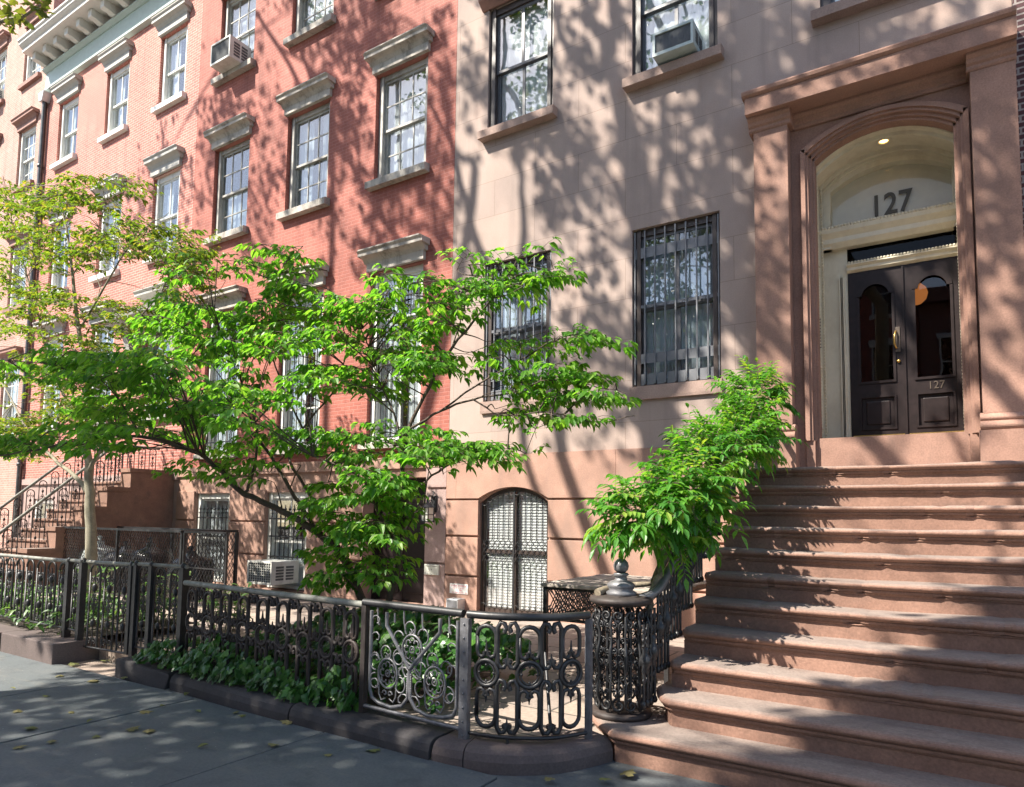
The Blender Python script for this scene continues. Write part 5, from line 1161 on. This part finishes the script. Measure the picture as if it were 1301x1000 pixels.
crown(leaves, tw, sk, [(90, 275, 100, 55, Yt, .5, 38), (40, 340, 60, 70, Yt, .5, 36), (170, 320, 85, 45, Yt, .5, 40), (60, 420, 85, 60, Yt, .5, 37), (160, 420, 95, 50, Yt, .5, 36), (60, 510, 85, 50, Yt, .5, 42), (20, 560, 45, 30, Yt-.2, .3, 20), (125, 250, 60, 30, Yt, .3, 12), (235, 350, 42, 55, Yt+.2, .3, 26), (20, 250, 45, 30, Yt, .3, 16), (150, 520, 70, 40, Yt, .4, 26)],
      Vector((-12.3, -3.2, 0)), .085, .044, (.4, .9), (.2, .42), (5, 9), .25)
bk.build('trunk', 'bark_pale', T2); tw.build('twigs', 'bark_pale', T2); leaves.build('crown', 'light_leaf', T2)

# wisteria on the stair railing
WV = thing('wisteria_vine', (-1.95, -4.1, .4), 'bushy bright green wisteria vine draped over the railing left of the steps', 'vine')
bk = MB(); limb(bk, [(-2.0, -3.95, .1), (-1.95, -3.98, .5), (-1.92, -4.08, .9), (-1.9, -4.05, 1.12), (-1.88, -3.8, 1.3), (-1.86, -3.2, 1.75), (-1.88, -2.5, 2.25), (-1.86, -1.8, 2.75), (-1.86, -1.3, 2.98)], .035, .014, 8, .012)
limb(bk, [(-2.2, -4.4, 1.07), (-2.1, -4.1, 1.1), (-1.95, -4.0, 1.15), (-1.9, -3.7, 1.4), (-1.83, -3.1, 1.78)], .03, .012, 8, .01); limb(bk, [(-1.88, -3.8, 1.3), (-2.0, -3.9, 1.5), (-2.1, -4.1, 1.6)], .012, .004, 6)
def compound(L, tw, p, d, ln, pairs, ls, lw, var):
    d = d.normalized(); pts = []; q = Vector(p); v = d.copy()
    for i in range(7): pts.append(q.copy()); q = q+v*(ln/6); v = (v+UP*-.13).normalized()
    tw.tube(pts, [.0028-.002*i/6 for i in range(7)], 3, False)
    for i in range(pairs):
        t = .18+.82*i/(pairs-.0); k = min(5, int(t*6)); q = pts[k].lerp(pts[k+1], t*6-k); dd = (pts[k+1]-pts[k]).normalized(); sd = dd.cross(UP)
        if sd.length < .05: sd = Vector((1, 0, 0))
        sd.normalize()
        for s in (-1, 1): L.leaf(q, sd*s*.85+dd*.55+UP*rnd.uniform(-.45, .0), UP+sd*s*rnd.uniform(-.3, .3), ls*rnd.uniform(.8, 1.15)*(1-.25*abs(t-.55)), lw, rnd.uniform(.1, .5), rnd.uniform(.05, .25), min(1, max(0, var+rnd.uniform(-.15, .15))))
    L.leaf(pts[-1], v, UP, ls, lw, .3, .15, var)
leaves = LB(); tw = MB()
for (cx, cy, rx, ry, Y, rd, n) in ((822, 648, 56, 46, -4.15, .3, 84), (868, 625, 60, 66, -3.75, .34, 105), (905, 578, 70, 54, -3.1, .36, 125), (950, 545, 54, 52, -2.3, .36, 100), (955, 500, 52, 36, -1.9, .4, 95), (935, 560, 58, 52, -2.6, .4, 80), (885, 655, 50, 42, -3.6, .28, 45), (795, 660, 44, 26, -4.2, .28, 36), (850, 685, 36, 26, -3.9, .22, 20)):
    c = at(cx, cy, Y)
    for i in range(n):
        v = Vector((rnd.gauss(0, 1), rnd.gauss(0, 1), rnd.gauss(.15, .9))).normalized(); k = rnd.uniform(.25, .85)
        p = at(cx+v.x*rx*k*.8, cy-v.z*ry*k*.8, Y+v.y*rd*k); d = v+UP*.35+Vector((rnd.gauss(0, .35), rnd.gauss(0, .35), rnd.gauss(0, .2)))
        big = 1.1 if cy > 610 else 1; compound(leaves, tw, p, d, rnd.uniform(.16, .27)*big, rnd.randint(4, 6), .082*big*rnd.uniform(.85, 1.15), .035*big, rnd.random())
bk.build('stem', 'vine_bark', WV); tw.build('twigs', 'vine_bark', WV); leaves.build('foliage', 'wisteria_leaf', WV)

# ivy round the fence and on the garden bed; planting in the left bed
iv = LB()
for i in range(900):
    x = rnd.uniform(-6.75, -3.85); u = rnd.random(); y = rnd.uniform(-5.22, -5.02) if rnd.random() < .8 else rnd.uniform(-5.0, -4.85)
    hh = .23+.07*math.sin(x*3.1)+.07*math.sin(x*7.7+1); z = .16+hh*u**1.2
    y -= .07*math.sin(pi*u)
    nrm = Vector((rnd.gauss(0, .55), -.8, rnd.uniform(-.1, 1.5))); dd = Vector((rnd.gauss(0, .9), -.5+rnd.gauss(0, .4), -.8+rnd.gauss(0, .5)))
    iv.lobed(Vector((x, y, z)), dd, nrm, rnd.uniform(.045, .088), rnd.random()**1.1)
for i in range(2300):
    x = rnd.uniform(-6.3, -3.3); y = rnd.uniform(-4.95, -3.3); top = .18+.42*max(0, 1-((x+4.3)/1.5)**2)*max(.1, 1-((y+4.2)/.9)**2)+.08
    z = .14+top*rnd.random()**.5; nrm = Vector((rnd.gauss(0, .4), -.5+rnd.gauss(0, .3), 1)); dd = Vector((rnd.gauss(0, .7), -.6, -.35+rnd.gauss(0, .3)))
    iv.lobed(Vector((x, y, z)), dd, nrm, rnd.uniform(.06, .11), rnd.random())
o = iv.build('ivy_ground_cover', 'ivy_leaf', None, 'stuff'); o['label'] = 'dark green ivy spilling through the arched iron fence and over the garden bed'; o['category'] = 'ivy'
bl = LB()
for i in range(2200):
    x = rnd.uniform(-15.5, -8.25); y = rnd.uniform(-5.22, -3.9); z = .24+rnd.random()**.6*(.26+.07*math.sin(x*5))*(1 if y > -5.15 else .6)
    dd = Vector((rnd.gauss(0, 1), rnd.gauss(-.5, .7), rnd.uniform(-.5, .4))); bl.leaf(Vector((x, y, z)), dd, UP+Vector((rnd.gauss(0, .3), -.3, 0)), rnd.uniform(.07, .13), rnd.uniform(.04, .065), .4, .2)
o = bl.build('bed_ground_cover', 'bed_leaf', None, 'stuff'); o['label'] = 'pale green leafy ground cover behind the arched fence at left'; o['category'] = 'ground cover'
for k, (x, y, h_, lab) in enumerate(((-8.7, -3.9, .75, 'strappy yellow green garden plant seen through the narrow gate'), (-7.9, -3.5, .62, 'leafy green garden plant to the right of the one behind the narrow gate'), (-9.9, -4.2, .8, 'tall spiky garden plant behind the arched fence near the end block'))):
    PL = thing('garden_plant', (x, y, .1), lab, 'plant', 'plants in the left bed'); L = LB(); s = MB()
    for i in range(60):
        a = rnd.uniform(0, 2*pi); q = Vector((x+.22*math.cos(a)*rnd.random(), y+.22*math.sin(a)*rnd.random(), .1)); t = q+Vector((.16*math.cos(a), .16*math.sin(a), h_*rnd.uniform(.45, 1)))
        s.tube([q, q.lerp(t, .6), t], [.005, .004, .002], 3, False)
        for j in range(3): L.leaf(q.lerp(t, .45+.27*j), Vector((math.cos(a+j*2.2), math.sin(a+j*2.2), .25)), UP, rnd.uniform(.1, .17), rnd.uniform(.04, .07), .5, .2)
    s.build('stems', 'bark_pale', PL); L.build('leaves', 'bed_leaf', PL)
# fallen leaves
protos = []
for k in range(4):
    L = LB(); (L.lobed if k < 3 else (lambda *a, **b: L.leaf(Vector((0, 0, 0)), Vector((1, 0, 0)), UP, .09, .05, -.1, .3, .5)))(Vector((0, 0, .012)), Vector((1, 0, .0)), UP, .085+.02*k, (.2, .55, .05, .9)[k], -.06)
    protos.append(L)
fl = [(66, 942), (122, 937), (164, 928), (110, 918), (90, 905), (60, 885), (190, 928), (210, 896), (155, 862), (40, 925), (118, 865), (255, 905), (300, 905), (305, 910), (370, 918), (425, 930), (350, 948), (470, 955), (22, 905), (20, 875), (75, 860), (95, 845), (180, 905), (240, 880), (420, 960), (130, 840), (20, 950), (250, 950), (700, 992), (765, 990), (795, 985), (545, 965)]
lf = []
for i, (px, py) in enumerate(fl):
    d = at(px, py, -5.5)-CAM; p = CAM+d*((.006-CAM.z)/d.z); k = i % 4
    if i < 4: o = protos[k].build('fallen_leaf', 'dead_leaf'); lf.append(o)
    else: o = lf[k].copy(); COL.objects.link(o)
    o.location = p; o.rotation_euler = (rnd.uniform(-.15, .15), rnd.uniform(-.15, .15), rnd.uniform(0, 6.28)); s = rnd.uniform(.55, 1.0); o.scale = (s, s, s)
    tag(o, 'small fallen leaf lying on the dark bluestone pavement', 'leaf', 'fallen leaves on the pavement')
# ------------------------------------------------------------------ street trees along the kerb, whose crowns throw the dappled shade
LU = LD/LD.y                                            # sunlight per metre towards the houses
tr = random.Random(21)
def ray_plane(px, py, P0, n):
    d = _R*((px-CX)/FPX)-_U*((py-CY)/FPX)+_F; t = (Vector(P0)-CAM).dot(n)/d.dot(n); return CAM+d*t
def seen(p, mg=70):
    q = proj(p); return q is not None and -mg < q[0] < 1301+mg and -mg < q[1] < 1000+mg
CL = []
def toss(cx, cy, rx, ry, n, plane, s0, s1, keep=None, sub=0):
    k = 0; tries = 0
    while k < n and tries < n*8:
        tries += 1; a = tr.uniform(0, 2*pi); r = math.sqrt(tr.random()); px, py = cx+rx*r*math.cos(a), cy+ry*r*math.sin(a)
        if keep and not keep(px, py): continue
        P = plane(px, py); s = tr.uniform(s0, s1); c = P-LU*s
        if seen(c): continue
        CL.append(c); k += 1
        for _ in range(sub):
            d = c+Vector((tr.gauss(0, .33), tr.gauss(0, .3), tr.gauss(0, .3)))
            if not seen(d): CL.append(d)
FAC = lambda px, py: ray_plane(px, py, (0, 0, 0), Vector((0, 1, 0)))
PAV = lambda px, py: ray_plane(px, py, (0, 0, 0), UP)
STA = lambda px, py: ray_plane(px, py, (0, -4.68, .196), Vector((0, -.7, 1)))
def YP(y): return lambda px, py: ray_plane(px, py, (0, y, 0), Vector((0, 1, 0)))
F0, F1 = 5.5, 9.0
WIN = lambda x, y: not (800 < x < 915 and 285 < y < 490) and not (615 < x < 705 and 340 < y < 500) and not (600 < x < 700 and 610 < y < 780) or tr.random() < .25
for z in ((420, 140, 165, 150, 120), (300, 230, 60, 90, 26), (205, 215, 55, 45, 14), (520, 300, 60, 90, 22), (655, 160, 85, 150, 30), (795, 170, 100, 150, 44), (930, 220, 60, 200, 70), (1060, 50, 150, 60, 56), (1275, 300, 40, 230, 46), (985, 350, 30, 160, 20), (735, 420, 90, 100, 20), (1120, 110, 110, 30, 18), (830, 400, 90, 110, 18)): toss(*z[:4], int(z[4]*.42), FAC, F0, F1, WIN, 2)
toss(1100, 830, 260, 200, 380, STA, 5.5, 9.5, lambda x, y: y > 772+(1205-x)*.75 and x > 885)
toss(1180, 620, 130, 50, 10, STA, 5.5, 9.0)
toss(400, 960, 520, 120, 330, PAV, 4.8, 9.5, lambda x, y: y > 845+max(0, x-150)*.13 and x < 760 and not (x > 590 and y < 985) and not (x < 90 and y < 875))
toss(690, 990, 130, 25, 14, PAV, 5, 9)
toss(320, 820, 130, 70, 36, YP(-5.1), 4.5, 8); toss(160, 770, 90, 80, 34, YP(-5.1), 4.5, 8); toss(105, 530, 150, 70, 95, YP(-5.7), 4.5, 8); toss(300, 680, 130, 60, 14, YP(-2), 4.5, 8)
def lit(c):                                              # keep the sunny parts of the steps and of the dogwood mostly clear
    n = Vector((0, -.7, 1)); s = (Vector((0, -4.68, .196))-c).dot(n)/LU.dot(n); p = c+LU*s
    if -2.0 < p.x < 1.0 and -4.9 < p.y < -1.6:
        q = proj(p); return q is not None and q[1] < 778+(1205-q[0])*.75
    p = c+LU*(-5.15-c.y); q = proj(p)
    if q is not None and 465 < q[0] < 850 and 770 < q[1] < 940: return tr.random() < .8
    p = c+LU*(-4.2-c.y); q = proj(p)
    return q is not None and 230 < q[0] < 830 and 280 < q[1] < 720 and tr.random() < .93
CL = [c for c in CL if not lit(c)]
def litleaf(c):
    n = Vector((0, -.7, 1)); s = (Vector((0, -4.68, .25))-c).dot(n)/LU.dot(n); p = c+LU*s
    if s > 0 and -1.9 < p.x < .9 and -4.75 < p.y < -1.7:
        q = proj(p); return q is not None and q[1] < 765+(1205-q[0])*.75 and tr.random() < .93
    return False
def shadow_limb(pts, s0, s1):                           # a limb whose shadow falls along these points of the house fronts
    k = len(pts); return [FAC(*p)-LU*(s0+(s1-s0)*i/max(1, k-1)) for i, p in enumerate(pts)]
bases = [Vector((-9.6, -9.7, -.02)), Vector((-1.4, -10.1, -.02)), Vector((-17.0, -9.9, -.02)), Vector((-11.5, -19.2, -.1)), Vector((-3.0, -19.4, -.1))]
labels = ['tall leafy street tree at the kerb to the left of the viewer', 'tall leafy street tree at the kerb just behind the viewer', 'tall leafy street tree at the kerb far to the left', 'leafy street tree across the road to the left', 'leafy street tree across the road behind the viewer']
lims = {0: [([(832, 560), (830, 480), (826, 285), (818, 250), (804, 198), (794, 150), (785, 118), (775, 74), (780, 32), (778, -20)], 7.2, 6.0, .13, .05), ([(785, 125), (759, 99), (727, 70), (714, 48), (700, 0)], 6.5, 6, .07, .03), ([(772, 67), (759, 42), (746, 0)], 6.3, 6, .05, .03),
     ([(826, 269), (836, 246), (842, 198), (844, 128), (850, 60)], 6.9, 6.2, .06, .03), ([(664, 565), (665, 300), (663, 250), (657, 179), (640, 60)], 7.2, 6.2, .06, .02), ([(715, 575), (690, 430), (612, 320), (585, 230), (560, 100)], 7.2, 6, .08, .03)],
 2: [([(560, 420), (499, 297), (419, 160), (380, 60)], 7, 6, .08, .03), ([(600, 260), (579, 192), (542, 128), (500, 40)], 7, 6, .07, .02), ([(420, 200), (380, 105), (326, 16)], 6.6, 6, .06, .03)],
 1: [([(960, 420), (940, 300), (915, 200), (905, 90)], 6.5, 6, .08, .03), ([(1080, 300), (1010, 60), (990, -40)], 6.5, 6, .08, .03)], 3: [], 4: []}
clus = {i: [] for i in range(5)}
for c in CL:
    if c.y > -9.2: cand = (0, 1, 2)
    else: cand = (0, 1, 2) if c.y > -14.5 else (3, 4)
    i = min(cand, key=lambda j: (bases[j].xy-c.xy).length+(3 if False else 0)); clus[i].append(c)
for i, b in enumerate(bases):
    TR = thing('street_tree', b, labels[i], 'tree', 'street trees along the road'); bk = MB(); sk = []; h = 7.5 if i < 3 else 5
    if i == 0: h = 9.0
    lean = Vector((.0, .25, 0)); fork = b+Vector((0, 0, h))+lean*1.2
    sk.extend(limb(bk, [b+Vector((0, 0, -.1)), b+Vector((.05, .02, h*.3)), b+Vector((-.04, .08, h*.65)), fork], .24, .15, 12, .01))
    bk.lathe([(.42, -.05), (.32, .12), (.25, .5), (.2, .9)], b, 12)
    ext = []
    for pts, s0, s1, r0, r1 in lims[i]:
        P = shadow_limb(pts, s0, s1); q = nearest(sk, P[0]) if ext else fork; ext += limb(bk, [q, q.lerp(P[0], .5)+Vector((0, 0, .4))]+P, r0*1.6, r1*1.7, 8, .02)
    sk = sk[-4:]+ext
    cs = clus[i]
    for k in range(min(14, len(cs))):                    # main limbs towards the clusters farthest from any limb so far
        c = max(cs, key=lambda c: min((q-c).length for q in sk)); q = nearest(sk, c)
        if (q-c).length < 1.2: break
        mid = q.lerp(c, .5)+Vector((tr.gauss(0, .2), tr.gauss(0, .2), .25)); P = smoothpath([q, mid, c], 5)
        bk.tube(P, [.045-.035*j/(len(P)-1) for j in range(len(P))], 6); sk += P
    L = LB(); tw = MB()
    for c in cs:
        q = nearest(sk, c); tw.tube([q, q.lerp(c, .5)+Vector((tr.gauss(0, .06), tr.gauss(0, .06), .08)), c], [.006, .004, .002], 3, False)
        for j in range(tr.randint(9, 15)):
            p = c+Vector((tr.gauss(0, .22), tr.gauss(0, .22), tr.gauss(0, .17)))
            if litleaf(p): continue
            L.lobed(p, Vector((tr.gauss(0, 1), tr.gauss(0, 1), tr.uniform(-.8, .2))), UP+Vector((tr.gauss(0, .5), tr.gauss(0, .5), 0)), tr.uniform(.10, .17), tr.random())
    if i == 0:                                           # the bough whose tip hangs into the top left corner of the view
        P = [at(-60, 60, -6.2), at(0, 28, -6.1), at(28, 22, -6.0), at(52, 6, -6.0)]; q = nearest(sk, P[0], False); limb(bk, [q, q.lerp(P[0], .5)+Vector((0, 0, .5))]+P, .05, .008, 6)
        for px, py in [(3, 8), (10, 20), (14, 30), (22, 8), (30, 30), (36, 22), (44, 12), (52, 8), (58, 4), (5, 30), (-5, 20), (24, 28), (48, 3), (12, 4), (-12, 8), (18, 20)]:
            p = at(px, py, -6.05+tr.uniform(-.15, .15))
            for j in range(4): L.lobed(p+Vector((tr.gauss(0, .05), tr.gauss(0, .05), tr.gauss(0, .04))), Vector((tr.gauss(0, 1), tr.gauss(0, 1), tr.uniform(-.8, .1))), UP+Vector((tr.gauss(0, .4), tr.gauss(0, .4), 0)), tr.uniform(.06, .10), tr.uniform(.6, 1))
    bk.build('trunk', 'bark_pale', TR); tw.build('twigs', 'bark_pale', TR); L.build('crown', 'plane_leaf', TR)
